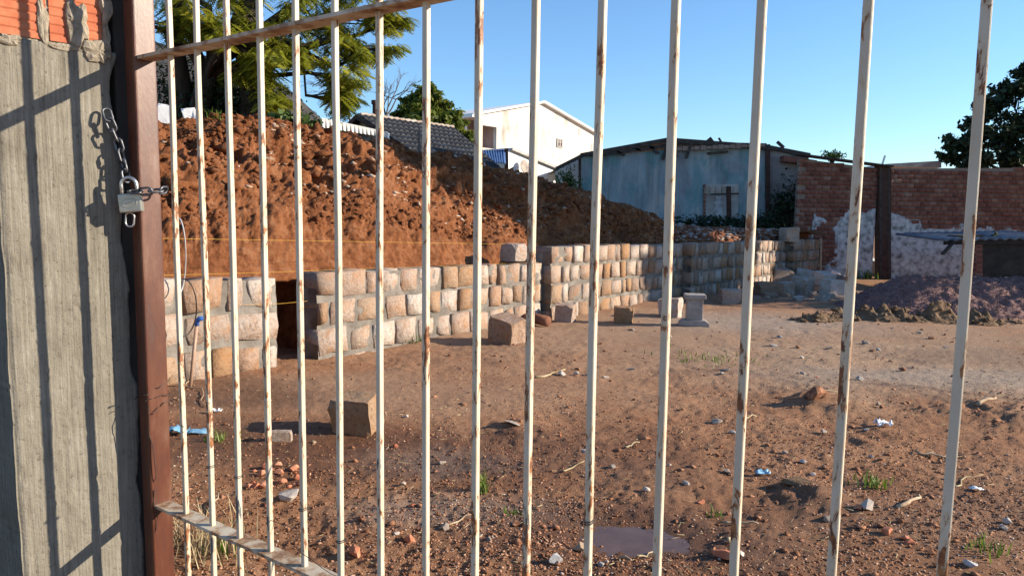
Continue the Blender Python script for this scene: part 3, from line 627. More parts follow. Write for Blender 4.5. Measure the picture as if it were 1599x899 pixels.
k = fbm(p[:, 0] * .8, p[:, 1] * .8, p[:, 2] * .8, 3, 71) > -0.25; p, s = p[k], s[k]
p2 = emb_pts(170, rs, 0.4, 1.05, 240, 900); p = np.concatenate([p, p2]); s = np.concatenate([s, .12 + .2 * rs.rand(len(p2)) ** 2])
o = scatter_polys('earth_clods', M['mound'], p, s, 21, 0.8); tag(o, 'clods of red earth on the bank', 'clods')
p = np.concatenate([emb_pts(240, rs, 0.4, 0.9, 500, 640), emb_pts(260, rs, 0.7, 0.95, 420, 500), emb_pts(900, rs, 0.3, 1.1, 640, 1100), emb_pts(120, rs, 0.35, 1.05, 250, 640)]); s = 0.018 + 0.12 * rs.rand(len(p)) ** 4
o = scatter_polys('bank_rubble', M['bank_stone'], p, s, 22, 0.55); tag(o, 'pale stones and rubble bits in the earth bank', 'rubble')
p = emb_pts(300, rs, 0.4, 1.1, 300, 1100); s = 0.02 + 0.09 * rs.rand(len(p)) ** 3
o = scatter_polys('brick_bits', M['bank_brick'], p, s, 23, 0.6); tag(o, 'brick and tile bits in the earth bank', 'rubble')
p = emb_pts(900, rs, 0.55, 1.4, 1040, 1240); s = 0.05 + 0.22 * rs.rand(len(p)) ** 2
o = scatter_polys('tile_rubble', M['bank_brick'], p, s, 24, 0.4); tag(o, 'heap of broken roof tiles behind the far stone wall', 'rubble')
p = emb_pts(900, rs, 0.55, 1.4, 1040, 1240); s = 0.05 + 0.18 * rs.rand(len(p)) ** 2
o = scatter_polys('plaster_rubble', M['rock_grey'], p, s, 25, 0.4); tag(o, 'grey plaster rubble behind the far stone wall', 'rubble')

# ------------------------------------------------------------------ gate
gd = W(-820, 293, 1.0) - EYE; gd = Vector((gd.x, gd.y)).normalized()        # along the gate, to the left and away
gn = Vector((gd.y, -gd.x));                                                # across it
if gn.y > 0: gn = -gn                                                      # towards the camera
S = 0.12
BU = [278, 320.5, 365, 414, 468.5, 528.5, 593, 665, 745, 829, 928, 1041, 1168, 1327, 1506]
def ratio(u): p = W(u, 450, 1.0); return p.x
r0, r14 = ratio(278), ratio(1506)
Y14 = 14 * S * (-gd.x + r0 * gd.y) / (r14 - r0)
P14 = Vector((r14 * Y14, Y14)); P0 = P14 + gd * 14 * S
gang = math.atan2(-gd.y, -gd.x)                                            # local +X runs from stile towards the right
gate = empty('gate', (P0.x, P0.y, 0.0), gang)
tag(gate, 'rusty cream barred metal gate with reddish brown end post', 'gate')
GM = Matrix.Rotation(gang, 3, 'Z')
ln = GM.inverted() @ Vector((gn.x, gn.y, 0)); fs_ = 1 if ln.y > 0 else -1   # local Y sign that faces the camera
def bar_mesh(seed):
    rs2 = random.Random(seed); w = 0.0058; c = 0.0012
    prof = [(-w, -w + c), (-w + c, -w), (w - c, -w), (w, -w + c), (w, w - c), (w - c, w), (-w + c, w), (-w, w - c)]
    mb = MB(); zs = np.linspace(0.12, 2.35, 24); vs = []
    for z in zs:
        dx = 0.0012 * float(fbm(z * 2.2, seed, 0, 2, seed)); dy = 0.0012 * float(fbm(z * 2.2, seed, 5, 2, seed))
        vs += [(a + dx, b + dy, z) for a, b in prof]
    fs = [(i * 8 + k, i * 8 + (k + 1) % 8, (i + 1) * 8 + (k + 1) % 8, (i + 1) * 8 + k) for i in range(23) for k in range(8)]
    mb.add(vs, fs + [tuple(range(8))[::-1], tuple(range(184, 192))]); return mb.mesh('bar')
bm_ = [bar_mesh(k) for k in range(5)]
for k in bm_: k.materials.append(M['bar'])
for n in range(20):
    if n <= 14:
        rr = ratio(BU[n]); # distance along the gate where the pixel column crosses it
        tloc = (P0.x - rr * P0.y) / (-( -gd.x) + rr * (-gd.y)) if False else None
        # solve P0 - gd*t = k*(rr,1)
        t_ = (P0.x - rr * P0.y) / (gd.x - rr * gd.y)
    else: t_ = n * S
    o = link('bar', bm_[n % 5], None, gate); o.location = (t_, 0, 0)
    if n % 2: o.rotation_euler = (0, 0, math.pi)
zu = W(278, 84, P0.y).z; zl = W(278, 803, P0.y).z
for z in (zu, zl):
    mb = MB(); xsr = np.linspace(-0.118, 2.5, 60)
    vs = []
    for xx in xsr:
        j = 0.0015 * float(fbm(xx * 6, z, 0, 2, 9))
        vs += [(xx, -0.021 + j, z - 0.004), (xx, 0.021 + j, z - 0.004), (xx, 0.021 + j, z + 0.004), (xx, -0.021 + j, z + 0.004)]
    fs = [(i * 4 + k, i * 4 + (k + 1) % 4, (i + 1) * 4 + (k + 1) % 4, (i + 1) * 4 + k) for i in range(59) for k in range(4)] + [(3, 2, 1, 0), (236, 237, 238, 239)]
    mb.add(vs, fs); mb.build('rail', M['rail'], gate)
# end post: square steel tube painted with red oxide
mb = MB(); mb.box((-0.136, 0.0, 1.25), (0.046, 0.058, 2.5)); o = mb.build('end_post', M['redox'], gate); bevel_mesh(o.data, 0.006, 3)
o['label'] = 'reddish brown square end post of the gate'
mb = MB(); mb.box((-0.250, 0.008 * (1 if fs_ < 0 else -1), 1.25), (0.10, 0.085, 2.5)); rp_ = mb.build('gap_shade_fill', M['shed_dark']); bevel_mesh(rp_.data, .004)  # near-black block put in to make the gap look dark
rp_.matrix_world = Matrix.Translation(gate.location) @ GM.to_4x4(); tag(rp_, 'added near-black block standing in for shade in the gap beside the concrete jamb', 'post')
# tie wires wound round post and bars
def gl(x, y, z): return (x, y * fs_, z)
def wirep(pts, r=0.0011, m='wire', nm='tie_wire'):
    mb = MB(); mb.tube(pts, r, 5); o = mb.build(nm, M[m], gate); return o
def squig(a, b, n, amp, seed):
    out = []
    for i in range(n + 1):
        t = i / n; q = [a[k] + (b[k] - a[k]) * t for k in range(3)]
        out.append((q[0] + amp * float(noise3(t * 6, seed, 0)), q[1] + amp * float(noise3(t * 6, seed, 9)), q[2] + amp * float(noise3(t * 6, seed, 18))))
    return out
wirep(squig(gl(-0.190, .033, .985), gl(-0.110, .033, 1.02), 10, .006, 1)); wirep(squig(gl(-0.111, .034, 1.02), gl(-0.111, -.034, 1.045), 8, .006, 2))
wirep(squig(gl(-0.111, .034, 1.0), gl(-0.111, -.03, 1.01), 8, .008, 3)); wirep(squig(gl(-0.111, .03, .965), gl(-0.111, -.033, .99), 8, .008, 4))
wirep(squig(gl(-0.110, .025, .99), gl(-0.110, .020, .76), 14, .008, 5)); wirep(squig(gl(-0.110, .020, .75), gl(-0.110, .028, .60), 12, .008, 6))
for n_, z_ in ((1, .86), (4, .84), (5, .80), (6, .66), (7, .70), (8, .74), (9, .52), (2, .86), (10, 1.0)):
    xb = [ (P0.x - ratio(BU[n_]) * P0.y) / (gd.x - ratio(BU[n_]) * gd.y) ][0]
    mb = MB()
    for q in range(2):
        mb.loop([(xb + .0086 * c_, .0086 * s_, z_ + q * .004 + .002 * c_) for c_, s_ in ((1, 1), (0, 1.05), (-1, 1), (-1.05, 0), (-1, -1), (0, -1.05), (1, -1), (1.05, 0))], 0.0009, 4)
    mb.build('tie_wire', M['wire'], gate)
def xbar(n_): return (P0.x - ratio(BU[n_]) * P0.y) / (gd.x - ratio(BU[n_]) * gd.y)
wirep(squig((xbar(3), .006, .80), (xbar(6), .0, .66), 16, .02, 11), .0008); wirep(squig((xbar(6), .006, .66), (xbar(9), .004, .52), 20, .02, 12), .0008); wirep(squig((xbar(6), .0, .745), (xbar(8), -.012, .74), 14, .008, 13), .0008)

# ------------------------------------------------------------------ concrete jamb beside the gate
def plan_at(u, Y): p = W(u, 450, Y); return Vector((p.x, p.y))
JA = plan_at(191, 1.845); JB = plan_at(8, 1.675)
jd = (JB - JA); JW = jd.length; jd.normalize(); jn = Vector((-jd.y, jd.x))
if jn.x < 0: jn = -jn                                                      # faces the sun
zc = W(60, 62, 1.72).z
jroot = empty('gate_jamb', (JA.x, JA.y, 0)); tag(jroot, 'sunlit grey concrete jamb with red hollow bricks on top', 'gate pillar')
# concrete column: face grid with board marks and chipped right edge, plus body behind
nzc, nxc = 220, 60
zz = np.linspace(-0.4, zc, nzc); ss = np.linspace(0, 1, nxc)
SS, ZZ = np.meshgrid(ss, zz)
chip = 0.010 * fbm(ZZ * 9, 3.0, 0, 4, 31) + 0.012 * np.clip(fbm(ZZ * 5, 7.0, 0, 3, 33) - .2, 0, 1)
edge = np.clip(1 - SS / 0.10, 0, 1)
taper = 0.018 * np.clip((zc - 0.02 - ZZ) / 0.9, 0, 1)                      # bulges towards the gate lower down
A = SS * JW + chip * edge * 1.0 - taper * np.clip(1 - SS / .25, 0, 1) + 0.003 * fbm(ZZ * 9, 13.0, 0, 4, 35) * np.clip(1 - (1 - SS) / .08, 0, 1)
bd = 0.0006 * fbm(SS * 1.5, ZZ * 1.5, 0, 3, 36) + 0.00015 * fbm(SS * 14, ZZ * 1.2, 0, 3, 37) + 0.0005 * fbm(SS * 20, ZZ * 60, 0, 3, 38) - 0.008 * edge ** 3 * (0.6 + 0.6 * fbm(ZZ * 12, 5, 0, 3, 39)) - 0.006 * np.clip(1 - (1 - SS) / .06, 0, 1) ** 2
bd = bd + 0.0015 * np.clip(fbm(SS * 16, ZZ * 60, 3, 2, 40) - .75, 0, 1) * 4 - 0.0016 * np.clip(fbm(SS * 18, ZZ * 70, 8, 2, 41) - .8, 0, 1) * 4
fc = np.stack([jd.x * A + jn.x * bd, jd.y * A + jn.y * bd, ZZ], -1)
back = np.array([gd.x, gd.y]) * 0.30
bk = fc.copy(); bk[..., 0] += back[0]; bk[..., 1] += back[1]
Vv = np.concatenate([fc.reshape(-1, 3), bk.reshape(-1, 3)]); off = nzc * nxc
def strip(ids): ids = np.array(ids); return np.stack([ids[:-1], ids[1:], ids[1:] + off, ids[:-1] + off], -1)
q = np.concatenate([grid_faces(nzc, nxc), grid_faces(nzc, nxc) + off, strip(np.arange(nzc) * nxc), strip(np.arange(nzc) * nxc + nxc - 1), strip((nzc - 1) * nxc + np.arange(nxc))])
link('concrete_column', mesh_np('concrete_column', Vv, q, smooth=True), M['concrete'], jroot)
# grooved hollow bricks laid on top
def hollow_brick(s0, s1, z0, h):
    prof = []; n = 7; gw = h / n
    for k in range(n):
        a = z0 + k * gw; prof += [(0.0, a + 0.002), (0.0, a + gw * 0.72), (-0.0022, a + gw * 0.78), (-0.0022, a + gw * 0.90)]
    mb = MB(); vs = []
    for (s, b) in ((s0, 0), (s1, 0)):
        for dpt, z in prof: vs.append((jd.x * s + jn.x * dpt, jd.y * s + jn.y * dpt, z))
    m_ = len(prof)
    for s in (s0, s1):
        for z in (z0 + .002, z0 + h): vs.append((jd.x * s + back[0] * .8, jd.y * s + back[1] * .8, z))
    fs = [(i, i + 1, m_ + i + 1, m_ + i) for i in range(m_ - 1)]
    b0 = 2 * m_
    fs += [(m_ - 1, b0 + 1, b0 + 3, 2 * m_ - 1), (0, m_, b0 + 2, b0), (b0, b0 + 2, b0 + 3, b0 + 1), tuple(range(m_)) + (b0 + 1, b0), tuple(range(m_, 2 * m_)) + (b0 + 3, b0 + 2)]
    mb.add(vs, fs); return mb.build('hollow_brick', M['hollow_brick'], jroot)
for r_ in range(2):
    z0 = zc + 0.004 + r_ * 0.155
    for (s0, s1) in ((0.022, JW * 0.53), (JW * 0.555, JW * 0.995)): hollow_brick(s0, s1, z0, 0.145)
# mortar: joint bed and splashes
def splash(s, z, ws, hz, th, seed, nm='mortar_splash'):
    n = 26; vs = [(jd.x * s + jn.x * th, jd.y * s + jn.y * th, z)]; fs = []
    for ring, (rr_, hh) in enumerate(((0.55, 0.9), (0.85, 0.6), (1.0, -0.5))):
        for k in range(n):
            a = 2 * math.pi * k / n; q_ = rr_ * (1 + 0.35 * float(fbm(math.cos(a) * 1.7, math.sin(a) * 1.7, seed, 4, seed))); ds = ws * q_ * math.cos(a); dz = hz * q_ * math.sin(a)
            d_ = th * hh * (1 + .35 * float(noise3(a * 3, ring, seed)))
            vs.append((jd.x * (s + ds) + jn.x * d_, jd.y * (s + ds) + jn.y * d_, z + dz))
    fs += [(0, 1 + k, 1 + (k + 1) % n) for k in range(n)]
    for r2 in range(2):
        fs += [(1 + r2 * n + k, 1 + (r2 + 1) * n + k, 1 + (r2 + 1) * n + (k + 1) % n, 1 + r2 * n + (k + 1) % n) for k in range(n)]
    mb = MB(); mb.add(vs, fs); return mb.build(nm, M['rubble_mortar'], jroot)
splash(JW * 0.30, zc + 0.062, .026, .055, .012, 4); splash(JW * 0.585, zc + 0.055, .012, .055, .005, 5); splash(JW * 0.13, zc - 0.005, .035, .030, .010, 6); splash(0.012, zc + .11, .016, .055, .012, 7); splash(0.012, zc + .02, .010, .05, .010, 8)
splash(JW * 0.86, zc - .006, .03, .014, .008, 9); splash(JW * .42, zc - .004, .05, .010, .004, 10)
mb = MB(); a0 = 0.006
mb.prism([(jd.x * s + jn.x * -.004, jd.y * s + jn.y * -.004, zz_) for s, zz_ in ((a0, zc - .004), (JW * .995, zc - .004), (JW * .995, zc + .31), (a0, zc + .31))], (back[0] * .9, back[1] * .9, 0)); mb.build('brick_joint_mortar', M['rubble_mortar'], jroot)
# boundary wall running on from the jamb along the street
mb = MB(); q0 = Vector((JA.x, JA.y)) + gd * 0.26; q1 = Vector((JB.x, JB.y)) + gd * 0.26 + gn * -0.02
mb.prism([(q0.x, q0.y, -.4), (q1.x, q1.y, -.4), (q1.x + gd.x * 4, q1.y + gd.y * 4, -.4), (q0.x + gd.x * 4, q0.y + gd.y * 4, -.4)], (0, 0, 2.6))
tag(mb.build('boundary_wall', M['grey_render']), 'shaded grey street wall running left from the concrete jamb', 'wall')

# chain and padlock
def oval_link(L_=0.034, W_=0.0195, n=20):
    out = []
    for k in range(n):
        a = 2 * math.pi * k / n; x_ = math.cos(a); y_ = math.sin(a); st = (L_ - W_) / 2
        out.append(Vector((W_ / 2 * y_, 0, W_ / 2 * x_ + (st if x_ > 0 else -st))))
    return out
LK = MB(); LK.loop(oval_link(), 0.0029, 7); LINK = LK.mesh('link', True); LINK.materials.append(M['chain'])
def chain(pts, label, mat=None):
    root = empty('chain', pts[0]); tag(root, label, 'chain'); tot = 0; segs = []
    cum = [0]; P_ = [Vector(p) for p in pts]
    for a, b in zip(P_, P_[1:]): cum.append(cum[-1] + (b - a).length)
    pitch = 0.0262; n = max(1, int(cum[-1] / pitch))
    def at_(d):
        for i in range(len(P_) - 1):
            if d <= cum[i + 1] or i == len(P_) - 2: return P_[i].lerp(P_[i + 1], (d - cum[i]) / (cum[i + 1] - cum[i]))
    for i in range(n):
        a, b = at_(i * pitch), at_((i + 1) * pitch); d = (b - a).normalized()
        q_ = d.to_track_quat('Z', 'Y').to_matrix() @ Matrix.Rotation(math.pi / 2 * (i % 2) + .4, 3, 'Z')
        o = link('link', LINK, None, root); o.matrix_local = Matrix.Translation((a + b) / 2 - P_[0]) @ q_.to_4x4()
        if mat: pass
    return root
pc = W(199, 282, 1.822)
chain([W(166, 172, 1.815), W(171, 190, 1.810), W(184, 220, 1.822), W(192, 250, 1.825), W(197, 272, 1.823), pc + Vector((0, 0, -.012))], 'dull steel chain hanging from the concrete jamb to the padlock')
chain([W(203, 299, 1.80), W(215, 300, 1.80), W(240, 298, 1.80), W(257, 297, 1.82), W(262, 297, 1.86)], 'bright steel chain links between padlock and brown post')
pl = empty('padlock', W(207, 333, 1.812)); tag(pl, 'square satin metal padlock hanging at the brown gate post', 'padlock')
pv = Vector((0.42, -0.9, 0)).normalized(); pang = math.atan2(pv.y, pv.x) + math.pi / 2 - 0.30
PM = Matrix.Rotation(pang, 3, 'Z') @ Matrix.Rotation(math.radians(-5), 3, 'Y')
def plp(x, y, z): return tuple(PM @ Vector((x, y, z)))
mb = MB(); mb.box(PM @ Vector((0, 0, 0.026)), (0.054, 0.022, 0.047), rot=PM); o = mb.build('body', M['brass'], pl); bevel_mesh(o.data, 0.003, 2)
mb = MB(); mb.tube([plp(-.0185, 0, .03)] + [plp(-.0185 * math.cos(a), 0, .072 + .0185 * math.sin(a)) for a in np.linspace(0, math.pi, 13)] + [plp(.0185, 0, .03)], 0.0045, 8); mb.build('shackle', M['steel'], pl, True)
mb = MB(); mb.loop([plp(.018 * math.cos(a), -.0112, .026 + .0105 * math.sin(a)) for a in np.linspace(0, 2 * math.pi, 25)[:-1]], .0007, 4)
for xx in (-.009, -.003, .003, .009): mb.box(PM @ Vector((xx, -.0112, .026)), (.0030, .0005, .0050), rot=PM)
mb.build('engraved_mark', M['ink'], pl)
LK2 = MB(); LK2.loop(oval_link(0.036, 0.021), 0.0024, 7); o = LK2.build('steel_ring', M['steel'], None, True); o.location = W(203, 343, 1.822); o.rotation_euler = (0, .05, pang); tag(o, 'single thin steel link dangling below the padlock', 'ring')

# ------------------------------------------------------------------ loose sandstone blocks
def block(u, v, size, rz, k, label, tilt=(0, 0), mat=None, grp='loose stone blocks in the lot', Y=None, z=None, sink=0.05, name='sandstone_block'):
    p = G(u, v); zz_ = float(hgt(p.x, p.y)) if z is None else z
    if Y is not None: p = W(u, v, Y); zz_ = p.z - size[2] / 2
    me_ = BLOCKS[k % len(BLOCKS)]
    if mat is not None:
        me_ = me_.copy(); me_.materials.clear(); me_.materials.append(mat)
    o = link(name, me_); o.scale = size; o.location = (p.x, p.y, zz_ + size[2] * (0.5 - sink)); o.rotation_euler = (tilt[0], tilt[1], rz)
    tag(o, label, 'stone block', grp); return o
block(556, 672, (0.33, 0.28, 0.275), -0.12, 0, 'big sandstone block alone in the foreground, right side sunlit', (0.05, -0.04))
block(438, 690, (0.16, 0.07, 0.075), 0.15, 1, 'small brick-sized stone beside the big block\'s shadow', name='small_stone')
block(793, 534, (0.45, 0.36, 0.38), -0.75, 2, 'rough brown block at the foot of the middle wall', (0.12, 0.1))
block(882, 501, (0.33, 0.30, 0.31), -0.3, 3, 'pale grey block standing before the middle wall', (0.03, 0.02))
block(974, 503, (0.34, 0.32, 0.29), -0.2, 4, 'tan block between the pale block and the concrete pedestal', (0, 0.03))
block(1046, 494, (0.38, 0.3, 0.36), -0.5, 5, 'orange brown block half behind the concrete pedestal', (0, -0.05))
block(1140, 472, (0.46, 0.38, 0.33), -0.12, 6, 'block with a pinkish sunlit top right of the pedestal', (0.02, 0.0))
block(1200, 461, (0.62, 0.4, 0.36), 0.05, 1, 'long low stone block at the left end of the rubble row')
block(1222, 460, (0.5, 0.42, 0.34), -0.1, 7, 'grey brown block second from left in the rubble row')
block(1253, 459, (0.52, 0.42, 0.46), 0.75, 0, 'upright orange cornered block in the rubble row')
block(1300, 461, (0.50, 0.4, 0.42), 0.3, 2, 'shaded pale block at the right end of the rubble row', mat=M['rubble_pale'])
block(1217, 443, (0.75, 0.5, 0.5), 0.2, 3, 'rounded brown boulder behind the rubble row', (0.2, 0.1))
block(1260, 441, (0.8, 0.5, 0.42), -0.2, 4, 'low pale boulder near the end of the stone wall', (0.1, 0.2), mat=M['rubble_pale'])
block(1285, 445, (0.5, 0.5, 0.4), 0.4, 5, 'squarish boulder in the middle of the rubble', (0.2, 0.1), mat=M['rubble_pale'])
block(1300, 437, (0.45, 0.3, 0.35), 0.1, 6, 'bright white lump on the far rubble', (0.3, 0.4), mat=M['white_plastic'])
block(1298, 425, (0.7, 0.4, 0.5), 0.3, 7, 'pale block leaning on the whitewashed brick wall', (0.1, 0.2), mat=M['rock_pale'])
block(1318, 441, (0.5, 0.35, 0.25), 0.7, 1, 'flat stone on the right of the rubble heap', (0.1, 0.1), mat=M['rock_grey'])
block(1372, 432, (1.35, 0.75, 0.55), -0.45, 2, 'big slab of broken plastered masonry by the dark column', (0.12, 0.36), mat=M['plaster'], name='masonry_chunk')
block(1412, 432, (0.6, 0.5, 0.35), 0.3, 3, 'smaller chunk of masonry right of the big slab', (0.1, 0.1), mat=M['rock_pale'], name='masonry_chunk')
pA = WL[2].lerp(WL[3], 0.87)
block(803, 392, (0.36, 0.34, 0.30), math.atan2(WL[3].y - WL[2].y, WL[3].x - WL[2].x), 4, 'single block laid on top of the wall at the step', Y=pA.y + 0.12)
block(1232, 365, (0.5, 0.4, 0.45), 0.3, 5, 'block standing on the far wall below the dark vines', Y=21.6)
rs3 = random.Random(5)
for k in range(26):                       # small stones along the rubble row
    u = rs3.uniform(1170, 1335); v = rs3.uniform(450, 470)
    p = G(u, v)
    s_ = rs3.uniform(0.10, 0.24)
    o = link('rubble_stone', BLOCKS[k % 8] if k % 3 else BLOCKS[k % 8]); o.scale = (s_ * rs3.uniform(.8, 1.5), s_, s_ * .6); o.location = (p.x, p.y, float(hgt(p.x, p.y)) + s_ * .2); o.rotation_euler = (rs3.uniform(-.3, .3), rs3.uniform(-.3, .3), rs3.uniform(0, 6))
    tag(o, 'small stone strewn along the foot of the rubble row', 'stone', 'small stones of the rubble row')
# cast concrete pedestal
p = G(1083, 508); ped = empty('concrete_pedestal', (p.x, p.y, float(hgt(p.x, p.y))), -0.15); tag(ped, 'cast concrete pedestal with square cap and wide rounded foot', 'pedestal')
mb = MB(); mb.prism([(-.24, -.15, 0), (.24, -.15, 0), (.23, -.15, .05), (.17, -.15, .10), (-.17, -.15, .10), (-.23, -.15, .05)], (0, .30, 0)); o = mb.build('foot', M['cast'], ped); bevel_mesh(o.data, .012)
mb = MB(); mb.box((0, 0, .27), (.25, .24, .34)); o = mb.build('column', M['cast'], ped); bevel_mesh(o.data, .01)
mb = MB(); mb.box((0, 0, .475), (.33, .31, .07)); o = mb.build('cap', M['cast'], ped); bevel_mesh(o.data, .012)
# broken terracotta pipe at the wall foot, its colour darkened for the shadow there
p = G(833, 505); mb = MB(); mb.tube([(p.x - .25, p.y + .25, .03 + gz(0, p.y)), (p.x, p.y, .09 + gz(0, p.y)), (p.x + .22, p.y - .22, .07 + gz(0, p.y))], .085, 12); tag(mb.build('clay_pipe', M['bank_brick'], None, True), 'short clay pipe at the wall foot, coloured dark for the shadow there', 'pipe')
# brown water pipe with blue elbow in front of the low wall
p = G(296, 604); q_ = W(307, 508, p.y + .02); wp = empty('water_pipe', (p.x, p.y, gz(p.x, p.y) - .05)); tag(wp, 'thin brown water pipe with a blue elbow before the low wall', 'pipe')
o_ = Vector(wp.location); mb = MB(); mb.tube([(0, 0, 0), tuple(q_ - o_)], .016, 10); mb.build('pipe', M['pipe'], wp, True)
mb = MB(); e = q_ - o_; mb.tube([tuple(e), tuple(e + Vector((.006, 0, .04))), tuple(e + Vector((.03, -.01, .065))), tuple(e + Vector((.075, -.01, .068)))], [.022, .023, .023, .021], 10); mb.build('elbow', M['blue_plastic'], wp, True)
# loops of cable behind the post
for kk, (cu, cv, ru, rv, yy, a0_, a1_, lab, mt) in enumerate(((278, 400, 12, 60, 6.4, -2.0, 1.4, 'curled grey cable hanging from the bank behind the gate post', 'pale_cable'), (285, 480, 22, 45, 6.3, -1.6, 1.5, 'dark looped cable lying against the low stone wall', 'wire'))):
    mb = MB(); mb.tube([W(cu + ru * math.cos(a), cv + rv * math.sin(a), yy + .1 * math.sin(2 * a)) for a in np.linspace(a0_, a1_, 18)], .006, 6); tag(mb.build('cable', M[mt], None, True), lab, 'cable')

# mason's strings
def string(pts, label):
    mb = MB(); mb.tube(pts, 0.0017, 5); tag(mb.build('guide_string', M['string']), label, 'string', "mason's guide strings")
def on_wall(u, v, off=-0.06):
    pts = [(215, WL[0]), (437, WL[1]), (477, WL[2]), (840, WL[3])]
    x_ = np.interp(u, [a for a, _ in pts], [b.y for _, b in pts]); return W(u, v, float(x_) + off)
string([on_wall(u, v) for u, v in ((215, 371.5), (400, 374.5), (600, 378), (787, 381))], 'upper yellow guide string stretched along the bank')
string([on_wall(u, v) for u, v in ((215, 431), (437, 424.5), (600, 418.5), (787, 411.5), (840, 409))], 'yellow guide string along the top of the wall')
string([on_wall(u, v) for u, v in ((380, 476), (437, 474), (480, 470))], 'short lower yellow string across the dark gap')

# ------------------------------------------------------------------ gravel heap and sand heap
def heap(name, label, cat, mat, cx, cy, rx, ry, fn, n=150, seed=0, amps=(0.05, 0.02)):
    g = np.linspace(-1.25, 1.25, n); XX, YY = np.meshgrid(g, g); X_ = cx + XX * rx; Y_ = cy + YY * ry
    Zh = fn(XX, YY); Z_ = hgt(X_, Y_) - 0.03 + Zh
    act = np.clip(Zh * 6, 0, 1)
    Z_ = Z_ + act * (amps[0] * fbm(X_ * 2.2, Y_ * 2.2, 0, 3, seed) + amps[1] * fbm(X_ * 9, Y_ * 9, 0, 3, seed + 5))
    o = link(name, mesh_np(name, np.stack([X_, Y_, Z_], -1).reshape(-1, 3), grid_faces(n, n), smooth=True), mat); tag(o, label, cat)
    return o, X_, Y_, Z_, Zh
gp = W(1470, 425, 14.6); gb = -SL * 14.6; gh = (gp.z - gb) * .9
def gfn(x, y):
    d = np.sqrt(x ** 2 + y ** 2); a = np.clip(1 - d, 0, 1) * gh * 1.30
    b = np.clip(1 - np.sqrt(((x + .42) / .85) ** 2 + (y / .9) ** 2), 0, 1) * gh * 1.35; c_ = np.clip(1 - np.sqrt(((x - .45) / .8) ** 2 + ((y + .1) / .9) ** 2), 0, 1) * gh * 1.30
    m_ = np.maximum(np.maximum(a, b), c_); return np.where(m_ > gh * 0.9, gh * 0.9 + (m_ - gh * 0.9) * 0.28, m_)
o, X_, Y_, Z_, Zh = heap('gravel_heap', 'heap of purplish pink crushed granite behind the sand', 'gravel heap', M['gravel'], gp.x + .70, 14.6, 2.2, 1.7, gfn, 160, 90, (0.05, 0.035))
k = np.argwhere(Zh > 0.02); kk = k[rs.randint(0, len(k), 16000)]; pp = np.stack([X_[kk[:, 0], kk[:, 1]] + .02 * rs.randn(len(kk)), Y_[kk[:, 0], kk[:, 1]] + .02 * rs.randn(len(kk)), Z_[kk[:, 0], kk[:, 1]] + .004], -1)
g2 = scatter_polys('gravel_pieces', M['gravel'], pp, 0.014 + .018 * rs.rand(len(pp)), 91, 0.8, o)
sc = G(1455, 508); 
def sfn(x, y):
    e = np.clip(1 - (np.abs(x) / 1.0) ** 3, 0, 1); w_ = 0.55 + 0.2 * fbm(x * 4, 0 * y, 0, 3, 92)
    r_ = np.clip(1 - np.abs(y + 0.12 * np.sin(x * 5)) / w_, 0, 1); return 0.30 * e * r_ ** 0.75 * (0.72 + 0.42 * fbm(x * 5, y * 1.4, 0, 3, 93))
o, X_, Y_, Z_, Zh = heap('sand_heap', 'low lumpy ridge of damp brown sand before the gravel', 'sand heap', M['sand'], sc.x - .1, sc.y + .55, 2.15, 0.62, sfn, 260, 95, (0.10, 0.07))
k = np.argwhere(Zh > 0.015); kk = k[rs.randint(0, len(k), 500)]; pp = np.stack([X_[kk[:, 0], kk[:, 1]], Y_[kk[:, 0], kk[:, 1]], Z_[kk[:, 0], kk[:, 1]] + .006], -1)
scatter_polys('sand_clods', M['sand'], pp, 0.02 + .13 * rs.rand(len(pp)) ** 3, 96, 0.8, o)

# ------------------------------------------------------------------ small litter that can be told apart
rs4 = random.Random(12)
def rock_mesh(seed, n=16):
    r_ = random.Random(seed); bm = bmesh.new()
    for _ in range(n):
        v = Vector((r_.gauss(0, 1), r_.gauss(0, 1), r_.gauss(0, 1))).normalized(); bm.verts.new((v.x * .5, v.y * .5, v.z * .5))
    bmesh.ops.convex_hull(bm, input=bm.verts); me_ = bpy.data.meshes.new('rock'); bm.to_mesh(me_); bm.free(); return me_
ROCKS = [rock_mesh(k) for k in range(10)]
RM = {}
def rock(u, v, s, mat, label, name='stone', cat='stone', grp=None, flat=.7, lift=.30):
    p = G(u, v); key = (rs4.randrange(10), mat)
    if key not in RM: RM[key] = ROCKS[key[0]].copy(); RM[key].materials.append(M[mat])
    o = link(name, RM[key]); o.location = (p.x, p.y, float(hgt(p.x, p.y)) + s * flat * lift); o.scale = (s * rs4.uniform(.9, 1.3), s * rs4.uniform(.75, 1.05), s * flat); o.rotation_euler = (rs4.uniform(-.3, .3), rs4.uniform(-.3, .3), rs4.uniform(0, 6.28))
    tag(o, label, cat, grp); return o
rock(452, 778, .125, 'rock_pale', 'pale pinkish stone beside the orange brick chips')
for k in range(30):
    rock(rs4.gauss(432, 26), rs4.gauss(752, 15), rs4.uniform(.02, .06), 'chip_red', 'orange brick chip in the small pile by the pale stone', 'brick_chip', 'brick chip', 'pile of orange brick chips')
rock(866, 884, .062, 'rock_grey', 'grey pebble left of the puddle in the foreground')
rock(905, 856, .075, 'stick', 'tan lump of wood just left of the puddle', 'wood_lump', 'wood')
rock(1095, 783, .045, 'chip_red', 'small orange chip right above the puddle', 'brick_chip', 'brick chip')
rock(1137, 872, .13, 'chip_red', 'flat orange tile fragment right of the puddle', 'tile_fragment', 'tile fragment', flat=.35)
rock(1355, 797, .075, 'rock_pale', 'upright cream stone by the weeds', flat=1.0)
rock(1385, 832, .06, 'chip_red', 'reddish chip below the upright cream stone', 'brick_chip', 'brick chip')
